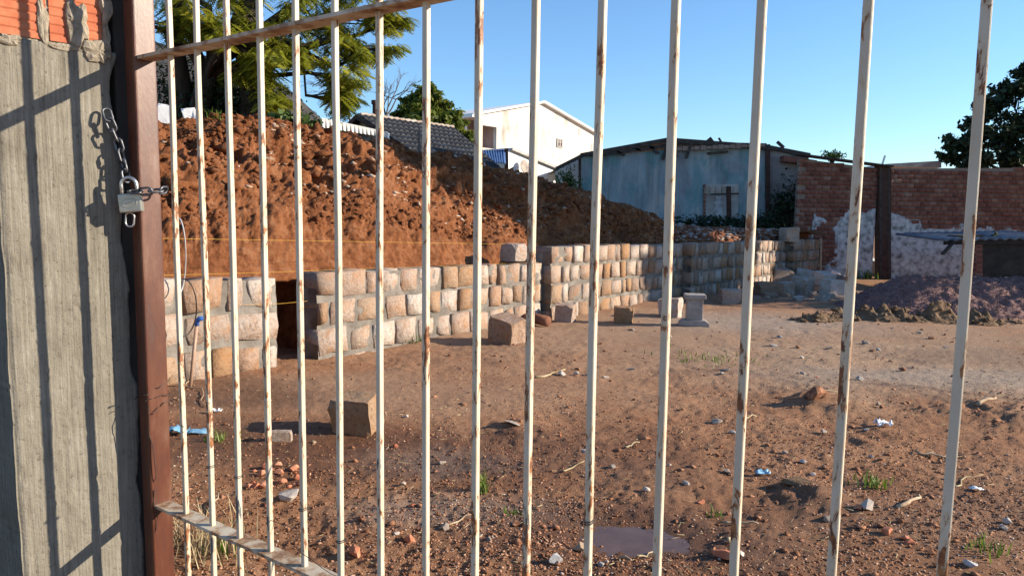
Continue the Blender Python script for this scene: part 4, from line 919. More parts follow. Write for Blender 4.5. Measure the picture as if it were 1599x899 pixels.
rock(1420, 848, .055, 'chip_red', 'dark red chip right of the reddish chip', 'brick_chip', 'brick chip')
rock(1293, 810, .06, 'rock_pale', 'pale stone beside the mud hump')
rock(1245, 760, .17, 'sand', 'flat ochre clay lump on the mud hump', 'clay_lump', 'clod', flat=.35)
rock(1275, 632, .20, 'soil_clod', 'dark soil clod with straw behind the puddle', 'soil_clod', 'clod')
rock(1372, 635, .05, 'rock_pale', 'white stone chip near the plastic bag')
rock(1515, 882, .06, 'rock_grey', 'dark pebble at the bottom right')
rock(1573, 816, .05, 'rock_pale', 'whitish stone at the right edge')
rock(618, 694, .05, 'chip_red', 'orange chip right of the big block', 'brick_chip', 'brick chip')
rock(490, 693, .045, 'stick', 'small tan chip before the big block', 'wood_lump', 'wood')
rock(640, 848, .07, 'chip_red', 'red brick chip near the lower middle', 'brick_chip', 'brick chip')
rock(555, 868, .075, 'chip_red', 'red brick chip beside the lower rail', 'brick_chip', 'brick chip')
rock(1070, 758, .055, 'rock_grey', 'grey flake above the puddle', flat=.4)
rock(800, 664, .14, 'rock_pale', 'flat pale flake in the middle of the lot', flat=.12)
rock(877, 585, .10, 'rock_pale', 'crumpled whitish lump in the middle of the lot', flat=.5)
rock(1118, 657, .12, 'rock_pale', 'cream crumbled lump right of centre', flat=.4)
for k in range(46):
    v = 560 + 330 * rs4.random() ** 0.9; u = rs4.uniform(600, 1595)
    if 900 < u < 1080 and 780 < v < 885: u -= 190
    rock(u, v, rs4.uniform(.03, .06), rs4.choice(['rock_grey', 'rock_pale', 'chip_red', 'rock_pale', 'soil_clod']), 'small stone chip strewn on the open soil', 'stone_chip', 'stone chip', 'chips strewn on the soil', flat=.6)
for k in range(26):
    v = rs4.uniform(500, 600); u = rs4.uniform(860, 1500)
    rock(u, v, rs4.uniform(.05, .11), rs4.choice(['rock_grey', 'rock_pale', 'soil_clod']), 'pebble on the far half of the lot', 'pebble', 'pebble', 'pebbles on the far half of the lot', flat=.5)
def stick(u0, v0, u1, v1, r_, label, mat='stick', lift=.012):
    a, b = G(u0, v0), G(u1, v1); n = 6; pts = []
    for i in range(n + 1):
        q2 = a.lerp(b, i / n); wv = .08 * (b - a).length; pts.append((q2.x + wv * float(noise3(i * .6, u0, 0)), q2.y + wv * float(noise3(i * .6, u0, 5)), float(hgt(q2.x, q2.y)) + lift + .01 * float(noise3(i * .7, u0, 9))))
    mb = MB(); mb.tube(pts, [r_ * (1.05 - .5 * i / n) for i in range(n + 1)], 6); tag(mb.build('stick', M[mat], None, True), label, 'stick', 'dry sticks on the lot')
stick(1408, 795, 1440, 776, .012, 'pale split stick between the weeds and the right bar')
stick(1430, 708, 1482, 713, .010, 'brown twig lying right of centre')
stick(1270, 622, 1312, 618, .012, 'pale stick on the dark soil clod')
stick(1137, 846, 1152, 828, .008, 'bent pale stick by the tile fragment', 'straw')
stick(880, 735, 912, 722, .006, 'thin straw stalk left of centre', 'straw')
stick(975, 698, 998, 692, .006, 'short straw stalk above centre', 'straw')
stick(1130, 814, 1185, 818, .008, 'grey stick right of the puddle')
stick(1525, 640, 1555, 632, .018, 'pale wood splinter near the right bar')
stick(970, 866, 985, 880, .009, 'dark twig lying at the lower edge of the puddle')
stick(995, 868, 1020, 852, .005, 'light straw at the edge of the puddle', 'straw')
stick(840, 590, 885, 578, .012, 'bleached twig by the whitish lump', 'straw')
stick(1160, 657, 1180, 650, .008, 'small pale twig right of the cream lump', 'straw')
stick(300, 590, 318, 640, .006, 'thin reed leaning before the low wall')
stick(322, 822, 335, 770, .008, 'dry reed leaning behind the lower rail')
stick(690, 830, 740, 812, .005, 'fine twig near the lower middle')
stick(1490, 760, 1530, 742, .006, 'thin twig at the right', 'straw')
def crumple(u, v, s, mat, label, seed, cat='litter', flat=.35):
    p = G(u, v); n = 9; g = np.linspace(-.5, .5, n); XX, YY = np.meshgrid(g, g); 
    Xc = XX * s * (1 + .3 * fbm(XX * 3, YY * 3, seed, 2, seed)); Yc = YY * s * .6; Zc = s * flat * (.5 + fbm(XX * 4, YY * 4, seed, 3, seed + 3)) * (1 - .6 * (XX ** 2 + YY ** 2) * 2)
    o = link('plastic_scrap', mesh_np('plastic_scrap', np.stack([p.x + Xc, p.y + Yc, float(hgt(p.x, p.y)) + .012 + np.clip(Zc, 0, 1)], -1).reshape(-1, 3), grid_faces(n, n), smooth=False), M[mat])
    so = o.modifiers.new('thick', 'SOLIDIFY'); so.thickness = .002
    tag(o, label, cat); return o
crumple(278, 681, .17, 'sky_plastic', 'crumpled light blue plastic scrap beside the gate post', 3)
crumple(310, 680, .14, 'sky_plastic', 'thin tail of blue plastic right of the blue scrap', 4, flat=.12)
crumple(1190, 738, .085, 'sky_plastic', 'small blue and white plastic scrap right of centre', 5, flat=.25)
crumple(1378, 668, .13, 'white_plastic', 'crumpled clear plastic bag on the soil', 6)
crumple(338, 646, .08, 'white_plastic', 'white paper scrap before the low stone wall', 7, flat=.25)
crumple(1525, 765, .07, 'white_plastic', 'grey white scrap by the rightmost bar', 8, flat=.2)

# ------------------------------------------------------------------ foliage helpers
def leaves_mesh(name, C_, N_, size, rs, aspect=0.5, jitter=0.9):
    """leaf shaped quads at centres C_ with preferred normals N_"""
    n = len(C_); d = rs.randn(n, 3); d /= np.linalg.norm(d, axis=1, keepdims=True)
    nn = N_ + jitter * rs.randn(n, 3); nn /= np.linalg.norm(nn, axis=1, keepdims=True) + 1e-9
    d = d - nn * (d * nn).sum(1, keepdims=True); d /= np.linalg.norm(d, axis=1, keepdims=True) + 1e-9
    w = np.cross(nn, d); s = (size * (0.6 + .8 * rs.rand(n)))[:, None]
    v = np.stack([C_ - d * s, C_ + w * s * aspect, C_ + d * s, C_ - w * s * aspect], 1)
    q = (np.arange(n) * 4)[:, None] + np.arange(4)
    return v.reshape(-1, 3), q
def tint_attr(me_, n, per, rs, vals=None):
    vals = rs.rand(n) if vals is None else vals
    at_ = me_.attributes.new('tint', 'FLOAT', 'POINT'); at_.data.foreach_set('value', np.repeat(vals, per).astype(np.float32))
def tree(name, label, base, fork, clusters, leaf, mat, n_per, size, seed, r0_=.25, bark='bark', twigs=9, group=None, cat='tree', aspect=.5, limbs=True, lean=None):
    rs_ = np.random.RandomState(seed); root = empty(name, tuple(base)); tag(root, label, cat, group); b = Vector(base)
    mb = MB(); f = Vector(fork) - b; mid = f * .5 + Vector((rs_.randn() * .1, rs_.randn() * .1, 0)) * f.length * .3
    tr_ = [Vector((0, 0, -.3)), f * .15, mid, f]; mb.tube(tr_, [r0_ * 1.3, r0_, r0_ * .85, r0_ * .7], 9)
    CC, NN, FD, TW = [], [], [], []
    for (c, r_, wgt) in clusters:
        c = Vector(c) - b; rv = np.array(r_ if isinstance(r_, (tuple, list)) else (r_, r_, r_ * .75))
        st = f * (1 - .25 * rs_.rand()); dv = c - st
        pts = [st, st + dv * .35 + Vector((rs_.randn(), rs_.randn(), abs(rs_.randn()) + .3)) * .12 * dv.length, st + dv * .7 + Vector((rs_.randn(), rs_.randn(), rs_.randn() + .3)) * .07 * dv.length, c]
        rr_ = r0_ * .42 * (.7 + .5 * rs_.rand())
        if limbs: mb.tube(pts, [rr_, rr_ * .7, rr_ * .45, rr_ * .2], 6)
        nt_ = int(twigs * wgt) + 2
        for _ in range(nt_):
            d = rs_.randn(3); d /= np.linalg.norm(d); rad = rs_.rand() ** .45; e_ = np.array(c) + d * rv * rad
            k0 = np.array(pts[2].lerp(c, rs_.rand())); m_ = (k0 + e_) / 2 + rs_.randn(3) * .06 * rv
            if limbs: mb.tube([k0, m_, e_], [rr_ * .22, rr_ * .15, rr_ * .07], 4)
            nl_ = max(3, int(n_per / 1.0)); tpos = rs_.rand(nl_) ** .6
            pc_ = (1 - tpos)[:, None] * m_ + tpos[:, None] * e_ + rs_.randn(nl_, 3) * (0.13 * rv)
            CC.append(pc_); NN.append(np.tile(d * .5 + np.array([0, 0, .7]), (nl_, 1))); TW.append(np.full(nl_, rs_.rand()))
    mb.build('trunk', M[bark], root, True)
    C_ = np.concatenate(CC); N_ = np.concatenate(NN); tw = np.concatenate(TW)
    if leaf == 'frond':
        # feathery compound leaves: a drooping axis with pairs of narrow leaflets
        n = len(C_); a = rs_.rand(n) * 6.283; d = np.stack([np.cos(a), np.sin(a), -.1 - .5 * rs_.rand(n)], -1); d /= np.linalg.norm(d, axis=1, keepdims=True)
        sd = np.cross(d, np.array([0, 0, 1.0]) + .4 * rs_.randn(n, 3)); sd /= np.linalg.norm(sd, axis=1, keepdims=True); L_ = size * (.6 + .7 * rs_.rand(n)); ks = 8
        vs = []; 
        for j in range(ks):
            t_ = (j + .5) / ks; lw = np.sin(math.pi * (.12 + .85 * t_)) * .42
            o_ = C_ + d * (L_ * t_)[:, None] + np.array([0, 0, -1.0]) * (L_ * .35 * t_ * t_)[:, None]
            for sg in (1, -1):
                tip = o_ + (sd * sg + d * .5 + np.array([0, 0, -.25])) * (L_ * lw)[:, None]; wv = d * (L_ * .07)[:, None]; md = (o_ + tip) / 2
                vs.append(np.stack([o_, md + wv, tip, md - wv], 1))
        v = np.stack(vs, 1).reshape(-1, 3); q = (np.arange(len(v) // 4) * 4)[:, None] + np.arange(4); per = 4 * 2 * ks
    else:
        v, q = leaves_mesh('l', C_, N_, size, rs_, aspect); per = 4
    me_ = mesh_np('crown', v, q); tint_attr(me_, len(C_), per, rs_, .55 * tw + .45 * rs_.rand(len(C_)))
    link('crown', me_, mat, root)
    return root
def bare_tree(name, label, base, H, spread, seed, bark='grey_bark', cat='tree'):
    rs_ = random.Random(seed); root = empty(name, tuple(base)); tag(root, label, cat); mb = MB()
    def grow(p, d, L_, r_, lev):
        q2 = p + d * L_; m_ = p + d * L_ * .5 + Vector((rs_.gauss(0, 1), rs_.gauss(0, 1), rs_.gauss(0, 1))) * L_ * .06
        mb.tube([p, m_, q2], [r_, r_ * .8, r_ * .6], 5 if lev > 1 else 4)
        if lev <= 0: return
        for _ in range(rs_.choice((2, 3, 3))):
            nd = (d + Vector((rs_.gauss(0, 1), rs_.gauss(0, 1), rs_.gauss(0, .7))) * spread).normalized(); grow(q2 if rs_.random() < .6 else m_, nd, L_ * rs_.uniform(.55, .8), r_ * .58, lev - 1)
    grow(Vector((0, 0, 0)), Vector((.05, 0, 1)).normalized(), H * .38, H * .018, 5); mb.build('branches', M[bark], root); return root
def tuft(u, v, h, n, label, seed, Y=None, mat='grass', spread=.06, name='grass_tuft', cat='grass tuft', wd=.006):
    p = G(u, v) if Y is None else W(u, v, Y); z0 = float(hgt(p.x, p.y)) if Y is None else p.z
    rs_ = np.random.RandomState(seed); a = rs_.rand(n) * 6.283; b = p.x + spread * rs_.randn(n); c_ = p.y + spread * rs_.randn(n)
    hh = h * (.45 + .6 * rs_.rand(n)); lx = np.cos(a) * hh * .45; ly = np.sin(a) * hh * .45; w1 = -np.sin(a) * wd; w2 = np.cos(a) * wd
    z = np.full(n, z0 - .01)
    v_ = np.stack([np.stack([b - w1, c_ - w2, z], -1), np.stack([b + w1, c_ + w2, z], -1), np.stack([b + lx * .4 + w1 * .8, c_ + ly * .4 + w2 * .8, z + hh * .65], -1), np.stack([b + lx, c_ + ly, z + hh], -1), np.stack([b + lx * .4 - w1 * .8, c_ + ly * .4 - w2 * .8, z + hh * .65], -1)], 1)
    i = (np.arange(n) * 5)[:, None]; me_ = mesh_np('grass_tuft', v_.reshape(-1, 3), i + np.array([0, 1, 2, 4]), i + np.array([4, 2, 3])); tint_attr(me_, n, 5, rs_)
    o = link(name, me_, M[mat]); tag(o, label, cat); return o
def bush(name, label, c, r_, n, size, mat, seed, cat='bush', aspect=.45, droop=0):
    rs_ = np.random.RandomState(seed); c = np.array(c); d = rs_.randn(n, 3); d /= np.linalg.norm(d, axis=1, keepdims=True)
    lob = 1 + .45 * fbm(d[:, 0] * 2.2, d[:, 1] * 2.2, d[:, 2] * 2.2, 3, seed); rad = (rs_.rand(n) ** .5) * lob; C_ = d * np.array(r_) * rad[:, None]
    root = empty(name, tuple(c - np.array([0, 0, r_[2] * .9]))); tag(root, label, cat); C_ = C_ + np.array([0, 0, r_[2] * .9])
    v, q = leaves_mesh('l', C_, d * .5 + np.array([0, 0, .5]), size, rs_, aspect); me_ = mesh_np('foliage', v, q); tint_attr(me_, n, 4, rs_); link('foliage', me_, M[mat], root)
    mb = MB()
    for k in range(6):
        e_ = d[k] * np.array(r_) * .8 + np.array([0, 0, r_[2] * .9]); mb.tube([(0, 0, -.2), tuple(e_ * .5 + np.array([0, 0, .1])), tuple(e_)], [.03, .02, .008], 5)
    mb.build('stems', M['bark'], root); return root

# ------------------------------------------------------------------ big feathery tree on the bank
tb = W(300, 230, 14.2)
cl = []
def C(u, v, Y, r_, w=1.0): cl.append((W(u, v, Y), r_, w))
for (u, v, Y, r_, w) in ((300, 30, 13.6, .8, 1), (270, -60, 13.8, 1.1, 1.2), (350, -90, 14.2, 1.2, 1.2), (340, 55, 13.4, .6, .8), (395, 20, 14.0, .85, 1), (410, 85, 13.6, .6, 1), (430, -60, 14.4, 1.2, 1.2), (425, 150, 13.6, .42, .7), (405, 120, 13.9, .5, .8), (470, 30, 14.2, .75, 1), (480, 90, 14.2, .55, .8), (520, -30, 14.6, 1.0, 1.2), (530, 40, 14.6, .65, 1), (560, 85, 14.6, .50, .9), (545, 130, 14.4, .55, 1.2), (560, 160, 14.4, .34, .6), (600, 25, 15.0, .5, .8), (605, 80, 15.0, .34, .7), (585, -40, 15.0, .8, 1), (625, 30, 15.2, .32, .5), (220, 20, 13.6, 1.0, 1), (200, -80, 14, 1.3, 1), (330, 110, 14.6, .5, .5), (450, 60, 15.2, .6, .7)):
    C(u, v, Y, r_, w)
tree('feathery_tree', 'large feathery leaved tree on top of the earth bank at left', tb, W(330, 95, 14.2), cl, 'frond', M['leaf_feather'], 22, .25, 31, r0_=.22, twigs=8)
# second dark stem and thicket under it
mb = MB(); mb.tube([W(395, 240, 14.6), W(400, 150, 14.5), W(385, 70, 14.3), W(400, -20, 14.2)], [.34, .30, .24, .18], 9); mb.tube([W(275, 230, 14.5), W(285, 140, 14.4), W(270, 50, 14.2), W(285, -40, 14.1)], [.24, .20, .17, .13], 8)
root = bpy.data.objects['feathery_tree']; o = mb.build('stem', M['bark'], root, True); o.matrix_parent_inverse = Matrix.Translation(-root.location)
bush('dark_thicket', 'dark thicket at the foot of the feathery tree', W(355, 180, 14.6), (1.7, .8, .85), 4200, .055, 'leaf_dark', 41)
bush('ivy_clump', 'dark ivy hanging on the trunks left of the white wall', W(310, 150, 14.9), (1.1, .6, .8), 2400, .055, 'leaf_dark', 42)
bush('leafy_weeds', 'low broad leaved green weeds under the white wall', W(448, 194, 12.2), (.50, .3, .16), 380, .075, 'leaf_bush', 43, 'weeds', .7)
bush('leafy_weeds', 'green weeds at the right end of the white wall patch', W(480, 200, 12.3), (.26, .25, .10), 160, .06, 'leaf_bush', 44, 'weeds', .7)
bush('pale_weeds', 'sparse yellowish weeds on the upper bank', W(435, 218, 11.5), (.25, .2, .16), 110, .035, 'leaf_bush', 45, 'weeds')
tuft(338, 197, .28, 60, 'tuft of upright green grass on top of the bank', 3, Y=10.8, wd=.010, spread=.08)
for k, (u, v, Y, s_) in enumerate(((258, 178, 10.35, (.22, .1, .26)), (296, 178, 10.7, (.20, .1, .18)))):
    me_ = BLOCKS[k].copy(); me_.materials.clear(); me_.materials.append(M['white_plastic']); o = link('white_sack', me_); o.location = W(u, v, Y); o.scale = s_; o.rotation_euler = (.1, .2 * (-1) ** k, .4); tag(o, ('white sack on the bank right behind the gate post', 'greyish white sack on the bank beside the grass tuft')[k], 'sack')

# ------------------------------------------------------------------ houses behind the bank
h1 = empty('dark_roofed_house', W(400, 230, 17.0)); tag(h1, 'house with dark sloping roof behind the feathery tree', 'house')
def part(mb, nm, m, root, smooth=False):
    o = mb.build(nm, m, root, smooth); o.matrix_parent_inverse = Matrix.Translation(-Vector(root.location)) if root.rotation_euler.z == 0 else root.matrix_world.inverted(); return o
rA, rM, rN, rB, rC, rD = W(150, 40, 18.5), W(395, 108, 17.4), W(452, 140, 17.0), W(508, 191, 16.4), W(430, 184, 15.8), W(190, 178, 15.4)
n_ = ((rB - rA).cross(rD - rA)).normalized() * .08
mb = MB(); mb.prism([rA, rM, rN, rB, rC, rD], n_); part(mb, 'roof', M['dark_roof'], h1)
mb = MB(); mb.prism([W(190, 190, 15.6), W(425, 190, 16.0), W(425, 290, 16.0), W(190, 290, 15.6)], (0.3, .5, 0)); part(mb, 'wall', M['grey_render'], h1)
h1b = empty('white_eave', W(425, 215, 16.2)); tag(h1b, 'sunlit white corrugated eave descending to the right behind the bank', 'eave')
def flute(u0, v0a, v0b, u1, v1a, v1b, Y0, Y1, n):
    a0, b0, a1, b1 = W(u0, v0a, Y0), W(u0, v0b, Y0), W(u1, v1a, Y1), W(u1, v1b, Y1); vs = []; m_ = n * 6
    for i in range(m_ + 1):
        t_ = i / m_; w_ = .014 * math.sin(t_ * n * 2 * math.pi); top = a0.lerp(a1, t_); bot = b0.lerp(b1, t_)
        vs += [(top.x, top.y - .02, top.z), (bot.x, bot.y - w_, bot.z + .5 * w_), (bot.x, bot.y + .35, bot.z + .5 * w_), (top.x, top.y + .35, top.z)]
    fs = [(i * 4 + k, i * 4 + (k + 1) % 4, i * 4 + 4 + (k + 1) % 4, i * 4 + 4 + k) for i in range(m_) for k in range(4)] + [(0, 1, 2, 3), (m_ * 4 + 3, m_ * 4 + 2, m_ * 4 + 1, m_ * 4)]
    mb = MB(); mb.add(vs, fs); return mb
part(flute(418, 179, 186, 508, 189, 196, 16.1, 16.3, 2), 'fascia', M['white_paint'], h1b)
part(flute(503, 184, 199, 604, 206, 215, 16.2, 16.9, 16), 'corrugated_sheet', M['white_paint'], h1b)
part(MB().prism([W(420, 186, 16.2), W(600, 213, 16.9), W(600, 300, 16.9), W(420, 300, 16.2)], (-.1, .3, 0)), 'wall', M['grey_render'], h1b)

# grey tiled house: ridge runs away to the right, gable turned to the left
R0 = W(563, 181, 21.0); R1 = W(708, 201, 21.0); R1 = W(708, 201, 21.0 * (R0.z - EYE.z) / (R1.z - EYE.z))
rd = (R1 - R0); rd.z = 0; Lr = rd.length; rd.normalize(); rp = Vector((rd.y, -rd.x, 0))
E0 = W(656, 243, 19.3); slope = (R0.z - E0.z) / max(.5, (E0 - R0).dot(rp))
h2 = empty('tiled_house', (R0.x, R0.y, -1.0)); tag(h2, 'small house with slate grey tiled roof behind the bank', 'house')
nrm_ = Vector((rp.x * slope, rp.y * slope, 1)); d_ = RC @ Vector(((742 - 799.5) / F, -(230 - 449.5) / F, -1.0)); q_ = EYE + d_ * ((R0 - EYE).dot(nrm_) / d_.dot(nrm_)); HIP = ((q_ - R0).dot(rd) - Lr) / max(.3, (q_ - R0).dot(rp)); print('HIP', HIP)
def tiled(Ld, dn, sgn):
    """roof slope with rolled tiles: rolls down the slope, stepped courses"""
    nc, nr = int(Lr / .2) * 4, int(dn / .32); vs = []; fs = []
    cols = nc + 1; rows = 0
    for r_ in range(nr):
        for e_ in (0, 1):
            dd = (r_ + e_) * dn / nr; 
            for c_ in range(cols):
                s_ = -.12 + (Lr + .12 + (HIP * dd if sgn > 0 else 0)) * c_ / nc; roll = .026 * math.sin(c_ / 4 * 2 * math.pi)
                z = R0.z - dd * slope + roll + (.035 if e_ == 0 and False else 0) + (.03 * e_)
                p_ = Vector((R0.x, R0.y, 0)) + rd * s_ + rp * dd * sgn; vs.append((p_.x, p_.y, z))
            rows += 1
    for r_ in range(rows - 1):
        for c_ in range(nc): i_ = r_ * cols + c_; fs.append((i_, i_ + 1, i_ + cols + 1, i_ + cols))
    mb = MB(); mb.add(vs, fs); return mb
o = part(tiled(Lr, 3.6, 1), 'roof', M['tile_roof'], h2); so = o.modifiers.new('t', 'SOLIDIFY'); so.thickness = .05
o = part(tiled(Lr, 2.2, -1), 'roof_back', M['tile_roof'], h2); so = o.modifiers.new('t', 'SOLIDIFY'); so.thickness = .05
mb = MB(); g0 = Vector((R0.x, R0.y, R0.z - .10)) + rd * .1; a = g0 + rp * 3.3; a.z = g0.z - 3.3 * slope; b_ = g0 - rp * 2.1; b_.z = g0.z - 2.1 * slope
mb.prism([g0, a, Vector((a.x, a.y, -1.2)), Vector((b_.x, b_.y, -1.2)), b_], rd * .18); part(mb, 'gable_wall', M['cream_wall'], h2)
mb = MB(); mb.prism([Vector((a.x, a.y, a.z - .15)), Vector((a.x, a.y, -1.2)), Vector((a.x, a.y, -1.2)) + rd * Lr, Vector((a.x, a.y, a.z - .15)) + rd * Lr], rp * -.18); part(mb, 'wall', M['cream_wall'], h2)
rcap = MB()
ncap = 16
for k in range(ncap):
    c0 = R0 + rd * (Lr * k / ncap) + Vector((0, 0, .04)); c1 = R0 + rd * (Lr * (k + .98) / ncap) + Vector((0, 0, .055))
    mb = MB(); mb.tube([c0, c1], [.05, .065], 8); part(mb, 'ridge_tile', M['rock_pale'], h2)
mb = MB(); 
for sg, ll in ((1, 3.62), (-1, 2.2)):
    e_ = R0 + rp * ll * sg - rd * .14; e_.z = R0.z - ll * slope; mb.beam(R0 - rd * .14 + Vector((0, 0, -.04)), e_ + Vector((0, 0, -.04)), .05, .12)
part(mb, 'barge_board', M['dark_wood'], h2)
cp = W(585.5, 190, 21.6); mb = MB(); mb.tube([cp, W(585.5, 160, 21.6)], .075, 10); mb.tube([W(585, 163, 21.6), W(585, 157, 21.6)], .10, 10); o = part(mb, 'chimney_pipe', M['dark_wood'], h2)
# post with wires
pp_ = W(655, 243, 15.0); wpz = empty('wire_post', tuple(pp_)); tag(wpz, 'thin weathered post carrying slack wires on the bank', 'post')
part(MB().beam(W(656, 252, 15), W(653.5, 203, 15), .05, .05, (0, 1, 0)), 'post', M['grey_bark'], wpz)
for (v0, u1, v1) in ((206, 600, 206), (216, 600, 222), (206, 745, 232), (222, 760, 250)):
    a, b_ = W(654.5, v0, 15), W(u1, v1, 15.6); mb = MB(); mb.tube([a.lerp(b_, t_) + Vector((0, 0, -.14 * 4 * t_ * (1 - t_))) for t_ in np.linspace(0, 1, 9)], .006, 4); part(mb, 'wire', M['pale_cable'], wpz)
bare_tree('bare_tree', 'leafless grey tree between the feathery tree and the tiled house', W(600, 225, 24.5) - Vector((0, 0, .3)), 3.2, .42, 17)
bare_tree('bare_tree', 'bare twiggy shrub just left of the tiled house gable', W(540, 215, 22.5), 2.6, .45, 23)
eb = W(668, 250, 28)
tree('evergreen_tree', 'bushy evergreen tree behind the grey tiled roof', eb, W(665, 205, 28), [(W(u, v, Y), r_, w) for u, v, Y, r_, w in ((640, 165, 27.6, .5, 1), (662, 150, 27.8, .55, 1), (685, 160, 28.2, .6, 1), (625, 182, 27.6, .35, .7), (655, 182, 27.4, .7, 1.2), (700, 180, 28.2, .65, 1.1), (690, 200, 28, .7, 1), (715, 200, 28.4, .5, .9), (730, 215, 28.6, .5, .8), (640, 200, 27.8, .55, .8), (672, 138, 28, .3, .5))], 'leaf', M['leaf_ever'], 48, .10, 51, r0_=.12, twigs=16)

# white two storey house, gable turned towards the sun
GL = W(745, 179, 34.0); GRr = W(930, 210, 34.0); GRr = W(930, 210, 34.0 * (GL.z - EYE.z) / (GRr.z - EYE.z)); AP = (GL + GRr) / 2; AP = W(845, 161.5, AP.y)
wd_ = (GRr - GL); wd_.z = 0; Lw = wd_.length; wd_.normalize(); wnr = Vector((-wd_.y, wd_.x, 0)); wnr = wnr if wnr.y > 0 else -wnr   # into the house
h3 = empty('white_house', (GL.x, GL.y, -1.0)); tag(h3, 'tall white gabled house with a small window and stained walls', 'house')
def wp3(s_, z, d=0.0): q2 = GL + wd_ * s_ + wnr * d; return Vector((q2.x, q2.y, z))
def px_on(u, v):
    """(s, z) on the gable plane under a photo pixel"""
    d = (RC @ Vector(((u - 799.5) / F, -(v - 449.5) / F, -1.0))); t_ = (GL - EYE).dot(wnr) / d.dot(wnr); q2 = EYE + d * t_; return (q2 - GL).dot(wd_), q2.z
sa = (AP - GL).dot(wd_); b0 = px_on(757, 196); b1 = px_on(775, 233); zb = -1.0
# gable wall with the balcony opening left out (three pieces meeting round the opening)
th = .2
def gz_top(s_): return GL.z + (AP.z - GL.z) * s_ / sa if s_ <= sa else AP.z + (GRr.z - AP.z) * (s_ - sa) / (Lw - sa)
mb = MB()
mb.prism([wp3(b1[0], zb), wp3(Lw, zb), wp3(Lw, GRr.z), wp3(sa, AP.z), wp3(b1[0], gz_top(b1[0]))], wnr * th)
mb.prism([wp3(0, b0[1]), wp3(b1[0] - .001, b0[1]), wp3(b1[0] - .001, gz_top(b1[0])), wp3(0, GL.z)], wnr * th)
mb.prism([wp3(0, zb), wp3(b1[0] - .001, zb), wp3(b1[0] - .001, b1[1]), wp3(0, b1[1])], wnr * th)
part(mb, 'gable_wall', M['white'], h3)
mb = MB(); mb.prism([wp3(0, zb, 1.6), wp3(b1[0] - .002, zb, 1.6), wp3(b1[0] - .002, GL.z, 1.6), wp3(0, GL.z, 1.6)], wnr * .1); part(mb, 'balcony_back_wall', M['mauve'], h3)
mb = MB(); mb.prism([wp3(b1[0] + .002, zb, th + .002), wp3(b1[0] + .1, zb, th + .002), wp3(b1[0] + .1, GL.z, th + .002), wp3(b1[0] + .002, GL.z, th + .002)], wnr * 1.5); part(mb, 'balcony_side_wall', M['mauve'], h3)
mb = MB(); mb.prism([wp3(.02, b1[1] - .12, th), wp3(b1[0], b1[1] - .12, th), wp3(b1[0], b1[1], th), wp3(.02, b1[1], th)], wnr * 1.4); part(mb, 'balcony_floor', M['white_paint'], h3)
mb = MB(); mb.prism([wp3(0, zb, 1.7), wp3(.2, zb, 1.7), wp3(.2, GL.z, 1.7), wp3(0, GL.z, 1.7)], wnr * 6.0); part(mb, 'side_wall', M['white'], h3)
mb = MB()
for (s0_, z0_, s1_, z1_) in ((-.45, GL.z - .45 * (AP.z - GL.z) / sa, sa, AP.z), (sa, AP.z, Lw + .12, GRr.z - .12 * (AP.z - GRr.z) / (Lw - sa))):
    mb.prism([wp3(s0_, z0_ + .0, -.22), wp3(s1_, z1_ + .0, -.22), wp3(s1_, z1_ + .11, -.22), wp3(s0_, z0_ + .11, -.22)], wnr * 8)
part(mb, 'roof', M['white_paint'], h3)
mb = MB(); e_ = wp3(-.45, GL.z - .12, -.2); mb.beam(e_, e_ + wnr * 7.8, .12, .12); part(mb, 'gutter', M['white_paint'], h3)
mb = MB(); mb.tube([e_ + wnr * .8 + Vector((0, 0, -.05)), wp3(-.15, GL.z - .45, .6), wp3(-.12, GL.z - .8, .6), wp3(-.12, 1, .6)], .06, 8); part(mb, 'downpipe', M['white_paint'], h3)
w0, w1 = px_on(870, 217), px_on(877, 230)
wf = MB(); sA, sB, zA, zB = w0[0], w1[0], w1[1], w0[1]
for (c_, sz_) in ((((sA + sB) / 2, zA), (sB - sA, .05)), (((sA + sB) / 2, zB), (sB - sA, .05)), ((sA, (zA + zB) / 2), (.05, zB - zA)), ((sB, (zA + zB) / 2), (.05, zB - zA)), (((sA + sB) / 2, (zA + zB) / 2), (.03, zB - zA)), (((sA + sB) / 2, zA + (zB - zA) * .66), (sB - sA, .03))):
    q2 = wp3(c_[0], c_[1], -.03); wf.box(q2, (sz_[0] + .05, .05, sz_[1] + .02), rz=math.atan2(wd_.y, wd_.x))
wo = part(wf, 'window', M['infill'], h3)
mb = MB(); mb.prism([wp3(sA, zA, -.012), wp3(sB, zA, -.012), wp3(sB, zB, -.012), wp3(sA, zB, -.012)], wnr * .01); o = part(mb, 'pane', M['glass'], wo); o.matrix_parent_inverse = Matrix.Identity(4); o.matrix_basis = Matrix.Identity(4)
s_, z_ = px_on(905, 206); mb = MB(); mb.box(wp3(s_, z_, -.006), (.22, .02, .35), rz=math.atan2(wd_.y, wd_.x)); part(mb, 'patched_vent', M['infill'], h3)
s_, z_ = px_on(924, 232); mb = MB(); mb.box(wp3(s_, z_, -.006), (.16, .02, .5), rz=math.atan2(wd_.y, wd_.x)); part(mb, 'shutter', M['infill'], h3)

